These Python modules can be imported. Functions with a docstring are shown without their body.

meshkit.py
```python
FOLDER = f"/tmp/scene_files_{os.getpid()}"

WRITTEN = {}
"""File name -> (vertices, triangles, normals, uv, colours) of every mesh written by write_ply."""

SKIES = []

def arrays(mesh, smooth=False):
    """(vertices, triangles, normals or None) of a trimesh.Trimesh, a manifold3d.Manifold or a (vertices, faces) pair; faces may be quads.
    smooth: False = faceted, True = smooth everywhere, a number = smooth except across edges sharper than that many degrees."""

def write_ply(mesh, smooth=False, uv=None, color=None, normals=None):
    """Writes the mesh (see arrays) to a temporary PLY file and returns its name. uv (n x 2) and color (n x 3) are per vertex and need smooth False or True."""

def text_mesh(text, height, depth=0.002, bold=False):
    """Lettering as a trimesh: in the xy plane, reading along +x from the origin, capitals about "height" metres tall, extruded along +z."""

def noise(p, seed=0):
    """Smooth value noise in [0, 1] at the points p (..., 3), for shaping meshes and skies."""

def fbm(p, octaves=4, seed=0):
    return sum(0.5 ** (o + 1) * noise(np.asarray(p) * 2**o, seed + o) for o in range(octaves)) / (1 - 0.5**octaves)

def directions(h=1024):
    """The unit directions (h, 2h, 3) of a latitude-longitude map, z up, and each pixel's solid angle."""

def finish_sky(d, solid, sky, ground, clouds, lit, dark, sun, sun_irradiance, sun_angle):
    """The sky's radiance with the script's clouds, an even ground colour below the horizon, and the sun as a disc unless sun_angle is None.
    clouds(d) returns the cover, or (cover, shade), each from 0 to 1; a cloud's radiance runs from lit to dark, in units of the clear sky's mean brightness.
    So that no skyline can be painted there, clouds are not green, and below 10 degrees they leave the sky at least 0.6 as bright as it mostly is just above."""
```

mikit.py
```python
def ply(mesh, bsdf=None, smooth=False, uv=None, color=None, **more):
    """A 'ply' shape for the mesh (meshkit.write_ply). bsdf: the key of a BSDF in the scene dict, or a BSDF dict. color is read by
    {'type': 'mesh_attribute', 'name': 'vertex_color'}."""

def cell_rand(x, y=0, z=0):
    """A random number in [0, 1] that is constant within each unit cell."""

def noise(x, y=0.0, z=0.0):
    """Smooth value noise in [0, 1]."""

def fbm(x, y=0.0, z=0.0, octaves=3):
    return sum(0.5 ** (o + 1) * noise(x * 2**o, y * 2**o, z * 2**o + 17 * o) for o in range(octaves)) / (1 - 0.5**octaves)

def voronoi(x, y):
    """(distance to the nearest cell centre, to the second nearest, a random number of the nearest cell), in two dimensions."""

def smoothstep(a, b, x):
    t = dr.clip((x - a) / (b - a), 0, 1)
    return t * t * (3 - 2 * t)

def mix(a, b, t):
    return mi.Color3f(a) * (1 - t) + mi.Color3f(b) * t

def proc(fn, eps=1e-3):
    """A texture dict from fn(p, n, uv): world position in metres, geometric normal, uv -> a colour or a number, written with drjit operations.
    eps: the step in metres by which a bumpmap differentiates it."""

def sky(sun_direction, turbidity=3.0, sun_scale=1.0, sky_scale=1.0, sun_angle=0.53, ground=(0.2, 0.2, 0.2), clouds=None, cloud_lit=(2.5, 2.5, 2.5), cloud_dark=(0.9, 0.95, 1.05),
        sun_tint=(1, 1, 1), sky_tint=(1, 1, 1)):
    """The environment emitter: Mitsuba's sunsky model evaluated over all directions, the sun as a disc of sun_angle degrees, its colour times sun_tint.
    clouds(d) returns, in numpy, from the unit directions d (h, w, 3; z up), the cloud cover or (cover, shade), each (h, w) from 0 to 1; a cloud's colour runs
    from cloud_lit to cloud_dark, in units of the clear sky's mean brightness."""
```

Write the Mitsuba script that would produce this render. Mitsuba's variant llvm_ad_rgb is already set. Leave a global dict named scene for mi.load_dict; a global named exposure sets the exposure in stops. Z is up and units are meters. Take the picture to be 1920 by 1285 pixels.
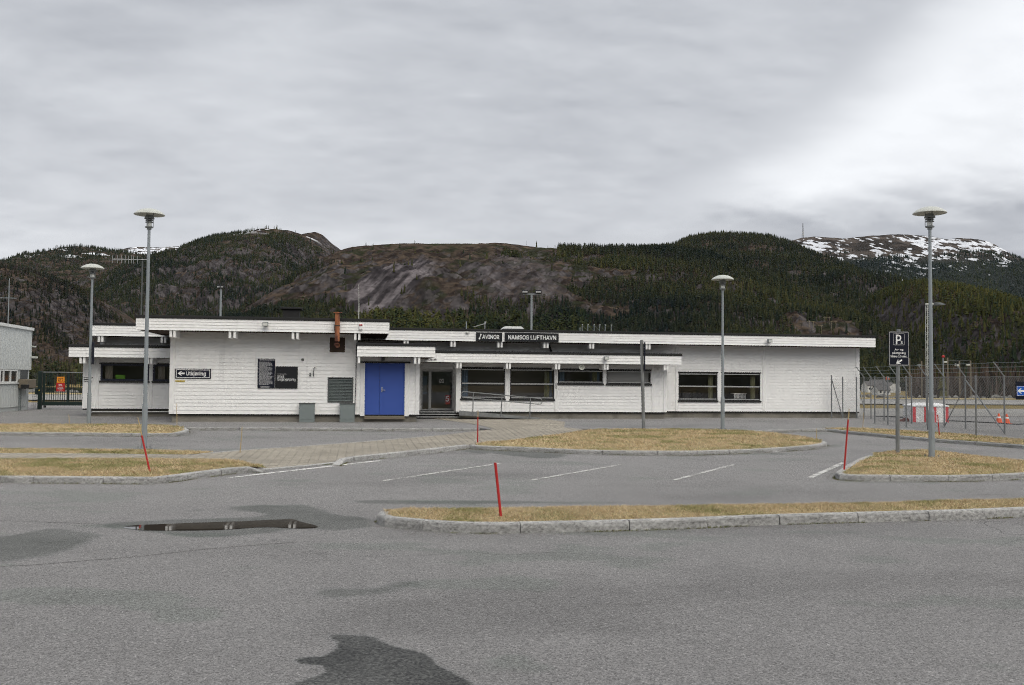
import math, random
import numpy as np, trimesh
import drjit as dr, mitsuba as mi
import mikit, meshkit
from mikit import noise, fbm, voronoi, cell_rand, smoothstep, mix
from scipy.spatial import Delaunay
import shapely, shapely.geometry as sg
from shapely import affinity

T = mi.ScalarTransform4f
rng = np.random.default_rng(7)
random.seed(7)
scene, labels = {'type': 'scene'}, {}

# ------------------------------------------------------------------ camera, sky, exposure
EYE = 1.65
scene['camera'] = {'type': 'perspective', 'fov': 56.145, 'fov_axis': 'x', 'near_clip': 0.1, 'far_clip': 30000.0,
                   'to_world': T().look_at(origin=[0, 0, EYE], target=[0.0, 9.99244684, EYE + 0.38859515], up=[-0.0085, -0.03885811, 0.99920859])}
exposure = 2.62


def clouds(d):
    """A closed stratus deck with soft layered lumps, thinner (brighter) towards the right where the deck breaks."""
    x, y, z = d[..., 0], d[..., 1], np.maximum(d[..., 2], 0.0)
    k = 1.0 / (z + 0.24)
    p = np.stack([x * k * 1.5 + y * k * .35, y * k * 2.3 - x * k * .3, z * 0.0], -1)
    big = meshkit.fbm(p * 0.9 + 3.1, 4, 11)
    warp = np.stack([meshkit.fbm(p * 2.1 + 7, 3, 23), meshkit.fbm(p * 2.1 + 19, 3, 29), z * 0], -1) - .5
    mid = meshkit.fbm(p * np.array([2.4, 3.4, 1.0]) + warp * 0.7, 5, 5)
    fin = meshkit.fbm(p * np.array([9.0, 12.0, 1.0]) + warp * 1.6, 5, 17)
    az = np.degrees(np.arctan2(x, y))
    el = np.degrees(np.arcsin(np.clip(z, 0, 1)))
    shade = 0.72 + 0.42 * (big - 0.5) + 0.44 * (mid - 0.5) + 0.30 * (fin - 0.5)
    wob = (big - 0.5) * 14 + (mid - 0.5) * 9 + (fin - 0.5) * 5
    # the deck's broken edge on the right: bright thin cloud above a darker bank
    edge = az - (12.8 + 1.40 * np.maximum(el - 12.3, -4)) + wob * 0.8
    t = np.clip(edge / 8.0 + 0.30, 0, 1)
    gap = t * t * (3 - 2 * t) * np.clip((140 - az) / 40, 0, 1)
    low = np.clip((11.4 + wob * 0.20 - el) / 2.4, 0, 1)
    gap = gap * (1 - low * 0.94)
    shade = shade + 0.20 * np.clip((az - 9) / 8, 0, 1) * low * np.clip(el / 7, 0.35, 1)
    shade = shade - 0.50 * np.exp(-(el / 8.5) ** 2) * np.clip((18 - az) / 12, 0, 1)
    shade = shade * (1 - gap) + gap * (0.06 + 0.30 * (fin - 0.5) + 0.45 * (mid - 0.5))
    return np.ones_like(shade), np.clip(shade, 0, 1)


SUN = (0.35, -0.72, 0.85)
scene['sky'] = mikit.sky(SUN, turbidity=3, sun_scale=0.25, sun_angle=50, clouds=clouds, cloud_lit=(1.74, 1.79, 1.86), cloud_dark=(0.785, 0.828, 0.915),
                         sun_tint=(0.87, 0.99, 1.17), ground=(0.16, 0.16, 0.155))


# ------------------------------------------------------------------ helpers
def gz(y):
    """Height of the tarmac: level near the camera, rising gently to the terminal."""
    return -0.31 + 0.21 * np.clip((np.asarray(y, float) - 14) / 20, 0, 1)


def key_for(name):
    if name not in scene and name not in taken:
        taken.add(name)
        return name
    k = 1
    while '%s_%03d' % (name, k) in scene or '%s_%03d' % (name, k) in taken:
        k += 1
    name = '%s_%03d' % (name, k)
    taken.add(name)
    return name


taken = set()
counter = {}


def piece(parent, name):
    """Key of the next part called name under parent."""
    base = parent + '__' + name
    n = counter.get(base, 0)
    counter[base] = n + 1
    return base if n == 0 else '%s_%03d' % (base, n)


def thing(name, label, cat, group=None):
    k = key_for(name)
    labels[k] = {'label': label, 'category': cat}
    if group:
        labels[k]['group'] = group
    return k


def part(parent, name, mesh, bsdf, smooth=False, label=None, kind=None, **kw):
    k = piece(parent, name)
    scene[k] = mikit.ply(mesh, bsdf, smooth, **kw)
    if label or kind:
        labels[k] = {}
        if label:
            labels[k]['label'] = label
        if kind:
            labels[k]['kind'] = kind
    return k


def solo(name, label, cat, mesh, bsdf, smooth=False, group=None, **kw):
    k = thing(name, label, cat, group)
    scene[k] = mikit.ply(mesh, bsdf, smooth, **kw)
    return k


def struct(name, label, mesh, bsdf, smooth=False, cat=None, kind='structure', **kw):
    k = key_for(name)
    scene[k] = mikit.ply(mesh, bsdf, smooth, **kw)
    labels[k] = {'label': label, 'category': cat or name.replace('_', ' '), 'kind': kind}
    return k


def join(*ms):
    ms = [m for m in ms if m is not None]
    v, f, o = [], [], 0
    for a, b in ms:
        a, b = np.asarray(a, float), np.asarray(b, int)
        v.append(a)
        f.append(b + o)
        o += len(a)
    return np.vstack(v), np.vstack(f)


def tri(m):
    return np.asarray(m.vertices, float), np.asarray(m.faces, int)


def box(x0, x1, y0, y1, z0, z1):
    v = np.array([[x, y, z] for x in (x0, x1) for y in (y0, y1) for z in (z0, z1)], float)
    f = np.array([[0, 1, 3], [0, 3, 2], [4, 6, 7], [4, 7, 5], [0, 4, 5], [0, 5, 1], [2, 3, 7], [2, 7, 6], [0, 2, 6], [0, 6, 4], [1, 5, 7], [1, 7, 3]])
    return v, f


def cbox(x0, x1, y0, y1, z0, z1, c=0.01):
    """A box with chamfered edges (hull of 24 points)."""
    pts = []
    for sx, x in ((1, x0), (-1, x1)):
        for sy, y in ((1, y0), (-1, y1)):
            for sz, z in ((1, z0), (-1, z1)):
                pts += [[x, y + sy * c, z + sz * c], [x + sx * c, y, z + sz * c], [x + sx * c, y + sy * c, z]]
    return tri(trimesh.convex.convex_hull(np.array(pts)))


def tube(points, r, n=8, cap=True):
    p = np.asarray(points, float)
    r = np.broadcast_to(np.asarray(r, float), (len(p),))
    t = np.gradient(p, axis=0)
    t /= np.linalg.norm(t, axis=1, keepdims=True) + 1e-12
    ref = np.array([0, 0, 1.0]) if abs(t[0, 2]) < 0.9 else np.array([1.0, 0, 0])
    v = []
    for i in range(len(p)):
        a = np.cross(t[i], ref)
        a /= np.linalg.norm(a) + 1e-12
        b = np.cross(t[i], a)
        an = np.arange(n) * 2 * np.pi / n
        v.append(p[i] + r[i] * (np.cos(an)[:, None] * a + np.sin(an)[:, None] * b))
    v = np.vstack(v)
    f = []
    for i in range(len(p) - 1):
        for j in range(n):
            a, b = i * n + j, i * n + (j + 1) % n
            f += [[a, b, b + n], [a, b + n, a + n]]
    if cap:
        o = len(v)
        v = np.vstack([v, p[0], p[-1]])
        e = (len(p) - 1) * n
        for j in range(n):
            f += [[o, (j + 1) % n, j], [o + 1, e + j, e + (j + 1) % n]]
    return v, np.array(f)[:, ::-1]


def rod(a, b, r, n=6, r1=None):
    return tube([a, b], [r, r if r1 is None else r1], n)


def lathe(profile, n=24, at=(0, 0, 0)):
    """Surface of revolution of (radius, height) points about z."""
    pr = np.asarray(profile, float)
    an = np.arange(n) * 2 * np.pi / n
    v = np.concatenate([np.stack([r * np.cos(an), r * np.sin(an), np.full(n, z)], 1) for r, z in pr])
    f = []
    for i in range(len(pr) - 1):
        for j in range(n):
            a, b = i * n + j, i * n + (j + 1) % n
            f += [[a, b, b + n], [a, b + n, a + n]]
    return v + np.asarray(at, float), np.array(f)


def prism(poly, z0, z1):
    """Extrusion along z of a shapely polygon or a list of points."""
    if not hasattr(poly, 'geom_type'):
        poly = sg.Polygon(poly)
    gs = getattr(poly, 'geoms', [poly])
    ms = [tri(trimesh.creation.extrude_polygon(g_, z1 - z0, engine='earcut')) for g_ in gs if g_.area > 1e-8]
    v, f = join(*ms)
    return v + [0, 0, z0], f


def move(m, x=0, y=0, z=0, rz=0.0):
    v = np.asarray(m[0], float)
    c, s = math.cos(rz), math.sin(rz)
    return v @ np.array([[c, s, 0], [-s, c, 0], [0, 0, 1]]) + [x, y, z], m[1]


AB = math.radians(8.96)
BU, BV = np.array([math.cos(AB), math.sin(AB), 0]), np.array([-math.sin(AB), math.cos(AB), 0])


def bw(m):
    """From the terminal's own frame (u along its front, v away from the car park, z up) to the world."""
    v = np.asarray(m[0], float)
    return v[:, :1] * BU + v[:, 1:2] * BV + v[:, 2:] * [0, 0, 1], m[1]


def upright(m, u, v, z):
    """A mesh drawn in xy (facing +z) set up on a wall of the terminal frame at u, v, z, facing the car park."""
    p = np.asarray(m[0], float)
    return np.stack([u + p[:, 0], v - p[:, 2], z + p[:, 1]], 1), m[1]


def words(text, height, width=None, bold=True, depth=0.004, align='l'):
    m = meshkit.text_mesh(text, height, depth, bold)
    v = np.array(m.vertices)
    v[:, 0] -= v[:, 0].min()
    if width:
        v[:, 0] *= width / v[:, 0].max()
    if align == 'c':
        v[:, 0] -= v[:, 0].max() / 2
    return v, np.array(m.faces)


def inside(poly, pts):
    return shapely.contains_xy(poly, pts[:, 0], pts[:, 1])


def patch(poly, step, zf, edge=None):
    """A triangulated sheet over a shapely polygon, its heights from zf(x, y)."""
    if not hasattr(poly, 'geom_type'):
        poly = sg.Polygon(poly)
    if poly.geom_type == 'MultiPolygon':
        return join(*[patch(q, step, zf) for q in poly.geoms])
    rings = [poly.exterior] + list(poly.interiors)
    pts = []
    for ring in rings:
        n = max(8, int(ring.length / step))
        seg = shapely.segmentize(ring, step)
        pts.append(np.array(seg.coords)[:-1, :2])
    x0, y0, x1, y1 = poly.bounds
    gx, gy = np.meshgrid(np.arange(x0, x1, step), np.arange(y0, y1, step))
    q = np.stack([gx.ravel(), gy.ravel()], 1)
    r2 = np.random.default_rng(len(q) + 3)
    q = q + r2.uniform(-.25, .25, q.shape) * step
    q = q[inside(poly.buffer(-0.35 * step), q)] if len(q) else q
    p = np.vstack(pts + [q])
    tr = Delaunay(p).simplices
    c = p[tr].mean(1)
    tr = tr[inside(poly, c)]
    a = np.cross(p[tr[:, 1]] - p[tr[:, 0]], p[tr[:, 2]] - p[tr[:, 0]])
    tr = np.where((a < 0)[:, None], tr[:, ::-1], tr)[np.abs(a) > 1e-9]
    return np.column_stack([p, zf(p[:, 0], p[:, 1])]), tr


def smooth_line(pts, step=0.15, closed=False):
    """Catmull-Rom through the points, resampled evenly."""
    p = np.asarray(pts, float)
    if closed:
        q = np.vstack([p[-1], p, p[0], p[1]])
    else:
        q = np.vstack([2 * p[0] - p[1], p, 2 * p[-1] - p[-2]])
    out = []
    for i in range(1, len(q) - 2):
        t = np.linspace(0, 1, 12, endpoint=False)[:, None]
        a, b, c, d = q[i - 1], q[i], q[i + 1], q[i + 2]
        out.append(0.5 * (2 * b + (c - a) * t + (2 * a - 5 * b + 4 * c - d) * t ** 2 + (3 * b - a - 3 * c + d) * t ** 3))
    out = np.vstack(out + [q[-2][None]])
    s = np.concatenate([[0], np.cumsum(np.linalg.norm(np.diff(out, axis=0), axis=1))])
    n = max(2, int(s[-1] / step))
    u = np.linspace(0, s[-1], n)
    return np.stack([np.interp(u, s, out[:, k]) for k in range(out.shape[1])], 1)


# ------------------------------------------------------------------ materials
def rgb(*c):
    return {'type': 'rgb', 'value': list(map(float, c))}


def mat(name, base, rough=0.6, **kw):
    scene[name] = {'type': 'twosided', 'bsdf': {'type': 'principled', 'base_color': base if isinstance(base, dict) else rgb(*base), 'roughness': rough, **kw}}


def asphalt_tone(p):
    fine = noise(p.x * 110, p.y * 110, 0)
    stone = noise(p.x * 62 + 7, p.y * 62, 3)
    big = fbm(p.x * 0.35, p.y * 0.55 + 4, 1, 4)
    mid = fbm(p.x * 2.6, p.y * 2.6, 5, 3)
    v = 0.158 + 0.026 * (big - 0.5) + 0.024 * (mid - 0.5)
    v = v * (0.36 + 0.80 * fine + 0.48 * stone) + 0.022 * (fbm(p.x * 0.10, p.y * 1.1, 7, 3) - 0.5)
    lightchip = smoothstep(0.80, 0.92, noise(p.x * 100 + 31, p.y * 100, 9))
    crack = dr.abs(fbm(p.x * 0.22 + 9, p.y * 0.31, 2, 5) - 0.5)
    v = v + 0.12 * lightchip
    v = v * (1 - 0.38 * (1 - smoothstep(0.001, 0.0045, crack)) * smoothstep(0.50, 0.62, fbm(p.x * .13, p.y * .17, 8, 2)))
    return v


def asphalt_fn(p, n, uv):
    v = asphalt_tone(p)
    damp = smoothstep(0.56, 0.74, fbm(p.x * 0.27 + 40, p.y * 0.62 + 3, 2, 5))
    moss = smoothstep(0.62, 0.72, fbm(p.x * 0.75 + 11, p.y * 1.5, 6, 4)) * 0.38
    v = v * (1 - 0.14 * damp)
    return mi.Color3f(v * (1.01 - 0.10 * moss), v * (0.985 + 0.03 * moss), v * (0.98 - 0.06 * moss)) * (1 - 0.25 * moss)


# the stains' sheets carry their distance from their own edge in uv.x
def wet_fn(p, n, uv):
    k = smoothstep(0.0, 0.05, uv.x + 0.03 * (noise(p.x * 40, p.y * 40) - 0.5))
    k = k * (0.60 + 0.40 * (fbm(p.x * 1.6, p.y * 1.6, 0, 3) - 0.5) + 0.14 * smoothstep(0.5, 0.0, uv.x))
    return asphalt_fn(p, n, uv) * (1 - k) * mix((1, 1, 1), mi.Color3f(0.96, 1.0, 0.93) * (0.35 + 1.3 * noise(p.x * 62 + 7, p.y * 62, 3)), k)


def damp_fn(p, n, uv):
    k = smoothstep(0.0, 0.16, uv.x + 0.20 * (fbm(p.x * 3.1, p.y * 3.1, 4, 4) - 0.5)) * smoothstep(-0.001, 0.02, uv.x)
    k = k * (0.35 + 0.28 * (fbm(p.x * 1.1, p.y * 2.2, 4, 3) - 0.5))
    c = asphalt_fn(p, n, uv)
    return c * (1 - k) * mix((1, 1, 1), (0.94, 1.0, 0.95), k * 2)


def apron_fn(p, n, uv):
    a = fbm(p.x * 0.03, p.y * 0.09, 1, 4)
    v = 0.20 + 0.07 * (a - 0.5) + 0.03 * (noise(p.x * 3, p.y * 3) - 0.5)
    return mi.Color3f(v * 1.02, v, v * 0.96)


def ground_fn(p, n, uv):
    a = fbm(p.x * 0.02, p.y * 0.05, 1, 4)
    b = fbm(p.x * 0.4, p.y * 0.4, 2, 3)
    return mix((0.20, 0.15, 0.075), (0.12, 0.10, 0.05), a) * (0.75 + 0.5 * b)


def white_fn(p, n, uv):
    w = fbm(p.x * 0.9, p.z * 2.5, p.y * 0.9, 4)
    s = noise(p.x * 9, p.z * 0.8, p.y * 9)
    v = 0.83 + 0.05 * (w - 0.5) + 0.03 * (s - 0.5)
    drip = smoothstep(0.74, 0.95, noise(p.x * 7, p.z * 0.5, p.y * 7)) * smoothstep(0.45, 0.75, noise(p.x * .7 + 3, p.z * 1.3, p.y * .7))
    v = v * (1 - 0.13 * drip)
    return mi.Color3f(v, v * 0.998, v * 0.992)


def concrete_fn(p, n, uv):
    a = fbm(p.x * 1.1, p.z * 2.2, p.y * 1.1, 4)
    b = noise(p.x * 30, p.z * 30, p.y * 30)
    st = smoothstep(0.5, 0.8, fbm(p.x * 2.2, p.z * 0.5, p.y, 3))
    v = (0.21 + 0.12 * (a - 0.5) + 0.05 * (b - 0.5)) * (1 - 0.35 * st)
    return mi.Color3f(v * 1.04, v * 0.97, v * 0.84)


def granite_fn(p, n, uv):
    a = noise(p.x * 34, p.y * 34, p.z * 34)
    b = noise(p.x * 75 + 5, p.y * 75, p.z * 75)
    st = cell_rand(p.x * 0.9, p.y * 0.9, 2)
    m = fbm(p.x * 2.5, p.y * 2.5, p.z * 6, 3)
    v = (0.305 + 0.06 * (st - 0.5)) * (0.28 + 0.85 * a + 0.56 * b) * (0.80 + 0.40 * m)
    return mi.Color3f(v, v * 0.99, v * 0.965)


def paver_fn(p, n, uv):
    ru, rv = p.x * 0.98780 + p.y * 0.15575, p.y * 0.98780 - p.x * 0.15575
    r = cell_rand(ru * 5, rv * 5, 1)
    a = fbm(p.x * 1.3, p.y * 1.3, 1, 3)
    f = noise(p.x * 80, p.y * 80, 2)
    v = 0.225 * (0.88 + 0.18 * r) * (0.80 + 0.4 * a) * (0.82 + 0.36 * f)
    return mi.Color3f(v * 1.08, v * 0.985, v * 0.83)


def turf_fn(p, n, uv):
    a = fbm(p.x * 1.4, p.y * 1.4, 1, 4)
    b = noise(p.x * 45, p.y * 45, 2)
    return mix((0.37, 0.295, 0.175), (0.26, 0.225, 0.12), smoothstep(0.40, 0.66, a)) * (0.62 + 0.6 * b)


def galv_fn(p, n, uv):
    a = noise(p.x * 14, p.y * 14, p.z * 9)
    b = fbm(p.x * 3, p.y * 3, p.z * 2.2, 3)
    v = 0.225 + 0.08 * (a - 0.5) + 0.08 * (b - 0.5)
    return mi.Color3f(v * 0.96, v, v * 1.02)


def rust_fn(p, n, uv):
    a = fbm(p.x * 6, p.y * 6, p.z * 1.5, 3)
    b = noise(p.x * 40, p.y * 40, p.z * 3)
    return mix((0.10, 0.035, 0.022), (0.36, 0.13, 0.055), smoothstep(0.38, 0.62, a)) * (0.7 + 0.5 * b)


def line_fn(p, n, uv):
    w = smoothstep(0.30, 0.55, fbm(p.x * 11, p.y * 11, 1, 3))
    c = 0.19 + 0.26 * w
    return mi.Color3f(c, c * 0.985, c * 0.95)


def proc_mat(name, fn, rough=0.85, **kw):
    mat(name, mikit.proc(fn), rough, **kw)


proc_mat('asphalt_m', asphalt_fn, 0.88, specular=0.28)
proc_mat('wet_m', wet_fn, 0.55, specular=0.28)
proc_mat('damp_m', damp_fn, 0.72, specular=0.28)
proc_mat('apron_m', apron_fn, 0.9, specular=0.2)
proc_mat('ground_m', ground_fn, 1.0, specular=0.0)
proc_mat('white_m', white_fn, 0.62, specular=0.35)
proc_mat('concrete_m', concrete_fn, 0.9)
proc_mat('granite_m', granite_fn, 0.8, specular=0.3)
proc_mat('paver_m', paver_fn, 0.9, specular=0.25)
proc_mat('turf_m', turf_fn, 1.0, specular=0.0)
proc_mat('galv_m', galv_fn, 0.5, metallic=0.35)
proc_mat('rust_m', rust_fn, 0.75)
proc_mat('line_m', line_fn, 0.8)
proc_mat('fresh_line_m', lambda p, n, uv: line_fn(p, n, uv) * 1.25 + mi.Color3f(0.05), 0.8)
mat('vertex_m', {'type': 'mesh_attribute', 'name': 'vertex_color'}, 1.0, specular=0.0)
scene['blade_m'] = {'type': 'twosided', 'bsdf': {'type': 'diffuse', 'reflectance': {'type': 'mesh_attribute', 'name': 'vertex_color'}}}
mat('pole_m', (0.27, 0.30, 0.32), 0.45, metallic=0.2)
mat('lamp_white_m', (0.50, 0.51, 0.47), 0.4)
mat('lamp_grey_m', (0.20, 0.215, 0.22), 0.45)
mat('opal_m', (0.62, 0.63, 0.60), 0.25)
mat('black_felt_m', (0.018, 0.018, 0.019), 0.85)
mat('black_m', (0.012, 0.012, 0.013), 0.5)
mat('soffit_m', (0.060, 0.040, 0.030), 0.85)
mat('charcoal_m', (0.014, 0.015, 0.018), 0.6, specular=0.25)
mat('navy_m', (0.005, 0.007, 0.018), 0.6, specular=0.25)
mat('navy_frame_m', (0.012, 0.016, 0.035), 0.4)
mat('blue_sign_m', (0.012, 0.09, 0.42), 0.4)
mat('sign_white_m', (0.82, 0.82, 0.82), 0.5)
mat('sign_grey_m', (0.42, 0.42, 0.43), 0.5)
mat('blue_door_m', (0.036, 0.085, 0.36), 0.5)
mat('alu_m', (0.45, 0.455, 0.46), 0.38, metallic=0.5)
mat('grey_paint_m', (0.185, 0.215, 0.215), 0.55)
mat('grey_dark_m', (0.085, 0.092, 0.092), 0.6)
mat('dark_green_m', (0.009, 0.022, 0.019), 0.45)
mat('clad_m', (0.53, 0.55, 0.54), 0.55)
mat('red_m', (0.42, 0.020, 0.018), 0.45)
mat('red_worn_m', (0.62, 0.05, 0.065), 0.6)
mat('orange_m', (0.72, 0.10, 0.025), 0.5)
mat('orange_sign_m', (0.75, 0.27, 0.02), 0.5)
mat('yellow_m', (0.50, 0.37, 0.05), 0.6)
mat('bamboo_m', (0.42, 0.31, 0.15), 0.7)
mat('hallway_m', (0.30, 0.33, 0.34), 0.9)
mat('room_m', (0.15, 0.14, 0.13), 0.9)
mat('curtain_blue_m', (0.09, 0.13, 0.18), 0.9)
mat('curtain_green_m', (0.13, 0.132, 0.075), 0.9)
mat('curtain_pale_m', (0.34, 0.31, 0.26), 0.9)
mat('blind_m', (0.30, 0.30, 0.30), 0.9)
mat('lime_m', (0.16, 0.42, 0.03), 0.6)
mat('brick_red_m', (0.16, 0.05, 0.04), 0.9)
mat('wood_m', (0.17, 0.145, 0.11), 0.85)
mat('stone_m', (0.20, 0.195, 0.185), 0.9)
mat('house_white_m', (0.66, 0.66, 0.64), 0.7)
mat('roof_grey_m', (0.10, 0.095, 0.095), 0.8)
mat('pane_dark_m', (0.02, 0.022, 0.025), 0.2)
scene['glass_m'] = {'type': 'thindielectric', 'int_ior': 1.5}
scene['puddle_m'] = {'type': 'plastic', 'int_ior': 1.33, 'diffuse_reflectance': rgb(0.040, 0.035, 0.029)}

# ------------------------------------------------------------------ ground, tarmac, islands, kerbs
def sst(a, b, x):
    t = np.clip((x - a) / (b - a), 0, 1)
    return t * t * (3 - 2 * t)


def zroad(x, y):
    return gz(y) + 0.15 * sst(33.0, 38.5, y) * sst(-10.5, -12.5, x)


def road_height(x, y):
    return float(zroad(np.float64(x), np.float64(y)))


def ring(x0, x1, y0, y1):
    return sg.Polygon([(x0, y0), (x1, y0), (x1, y1), (x0, y1)])


def grid_sheet(xs, ys, zf):
    gx, gy = np.meshgrid(np.asarray(xs, float), np.asarray(ys, float), indexing='ij')
    v = np.stack([gx.ravel(), gy.ravel(), zf(gx, gy).ravel()], 1)
    n = len(ys)
    i, j = np.meshgrid(np.arange(len(xs) - 1), np.arange(n - 1), indexing='ij')
    a = (i * n + j).ravel()
    return v, np.vstack([np.stack([a, a + n, a + n + 1], 1), np.stack([a, a + n + 1, a + 1], 1)])


gv_ = grid_sheet([-9000, -2500, -600, -160, -75, -12, 75, 160, 600, 2500, 9000], [-900, -90, 10, 34, 62, 106.5, 124, 200, 500, 1200, 3000, 9000],
                 lambda x, y: np.where(y < 20, -0.47, np.where(y < 60, -0.26, np.where(y < 110, -0.16, -4.2))))
struct('ground', 'flat dry grassland around the airfield', (gv_[0][:, :1] * [math.cos(math.radians(8.96)), math.sin(math.radians(8.96)), 0] + gv_[0][:, 1:2] * [-math.sin(math.radians(8.96)), math.cos(math.radians(8.96)), 0] + gv_[0][:, 2:] * [0, 0, 1], gv_[1]), 'ground_m', cat='ground')
ys = np.unique(np.concatenate([np.linspace(-60, 14, 10), np.linspace(14, 34, 11), np.linspace(34, 40, 9), [47, 58]]))
xs = np.unique(np.concatenate([[-70, -40, -25, -16], np.linspace(-13, -10, 7), [0, 15, 30, 70]]))
struct('car_park', 'worn grey asphalt car park in front of the terminal', grid_sheet(xs, ys, zroad), 'asphalt_m', cat='asphalt')


def bpoly(u0, u1, v0, v1):
    return sg.Polygon([tuple((u * BU + v * BV)[:2]) for u, v in ((u0, v0), (u1, v0), (u1, v1), (u0, v1))])


def flat(zc):
    return lambda x, y: np.full(np.shape(x), zc)


# the airfield behind the terminal, in bands along the runway
struct('apron', 'pale asphalt apron inside the airfield fence', patch(bpoly(-160, 200, 47.0, 61), 8, lambda x, y: gz(y) + 0.02), 'apron_m')
struct('runway', 'pale grey runway beyond the brown grass', patch(bpoly(-400, 500, 74, 96), 25, flat(-0.085)), 'apron_m')
struct('runway_shoulder', 'yellowed grass strip beyond the runway', patch(bpoly(-400, 500, 96.0, 101), 25, flat(-0.02)), 'turf_m', cat='grass')
scene['water_m'] = {'type': 'plastic', 'int_ior': 1.33, 'diffuse_reflectance': rgb(0.05, 0.06, 0.07)}
struct('water', 'pale strip of fjord water behind the runway', patch(bpoly(-700, -12, 190, 520), 60, flat(-4.05)), 'water_m', smooth=True)
nb = 620
bx, bv = rng.uniform(-110, 190, nb), rng.normal(104.5, 1.4, nb)
ms = []
ico = tri(trimesh.creation.icosphere(0))
for a, b in zip(bx, bv):
    s = rng.uniform(.14, .42)
    p = a * BU + b * BV
    ms.append(((ico[0] + rng.normal(0, .22, ico[0].shape)) * [s * 1.4, s, s * .8] + [p[0], p[1], s * .25 - .05], ico[1]))
struct('boulder_embankment', 'row of grey boulders along the far side of the runway', join(*ms), 'stone_m', cat='rocks', kind='stuff')

WEED_LINES = []
GRASS = []     # (polygon, height function, blades per square metre, blade height)


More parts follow.
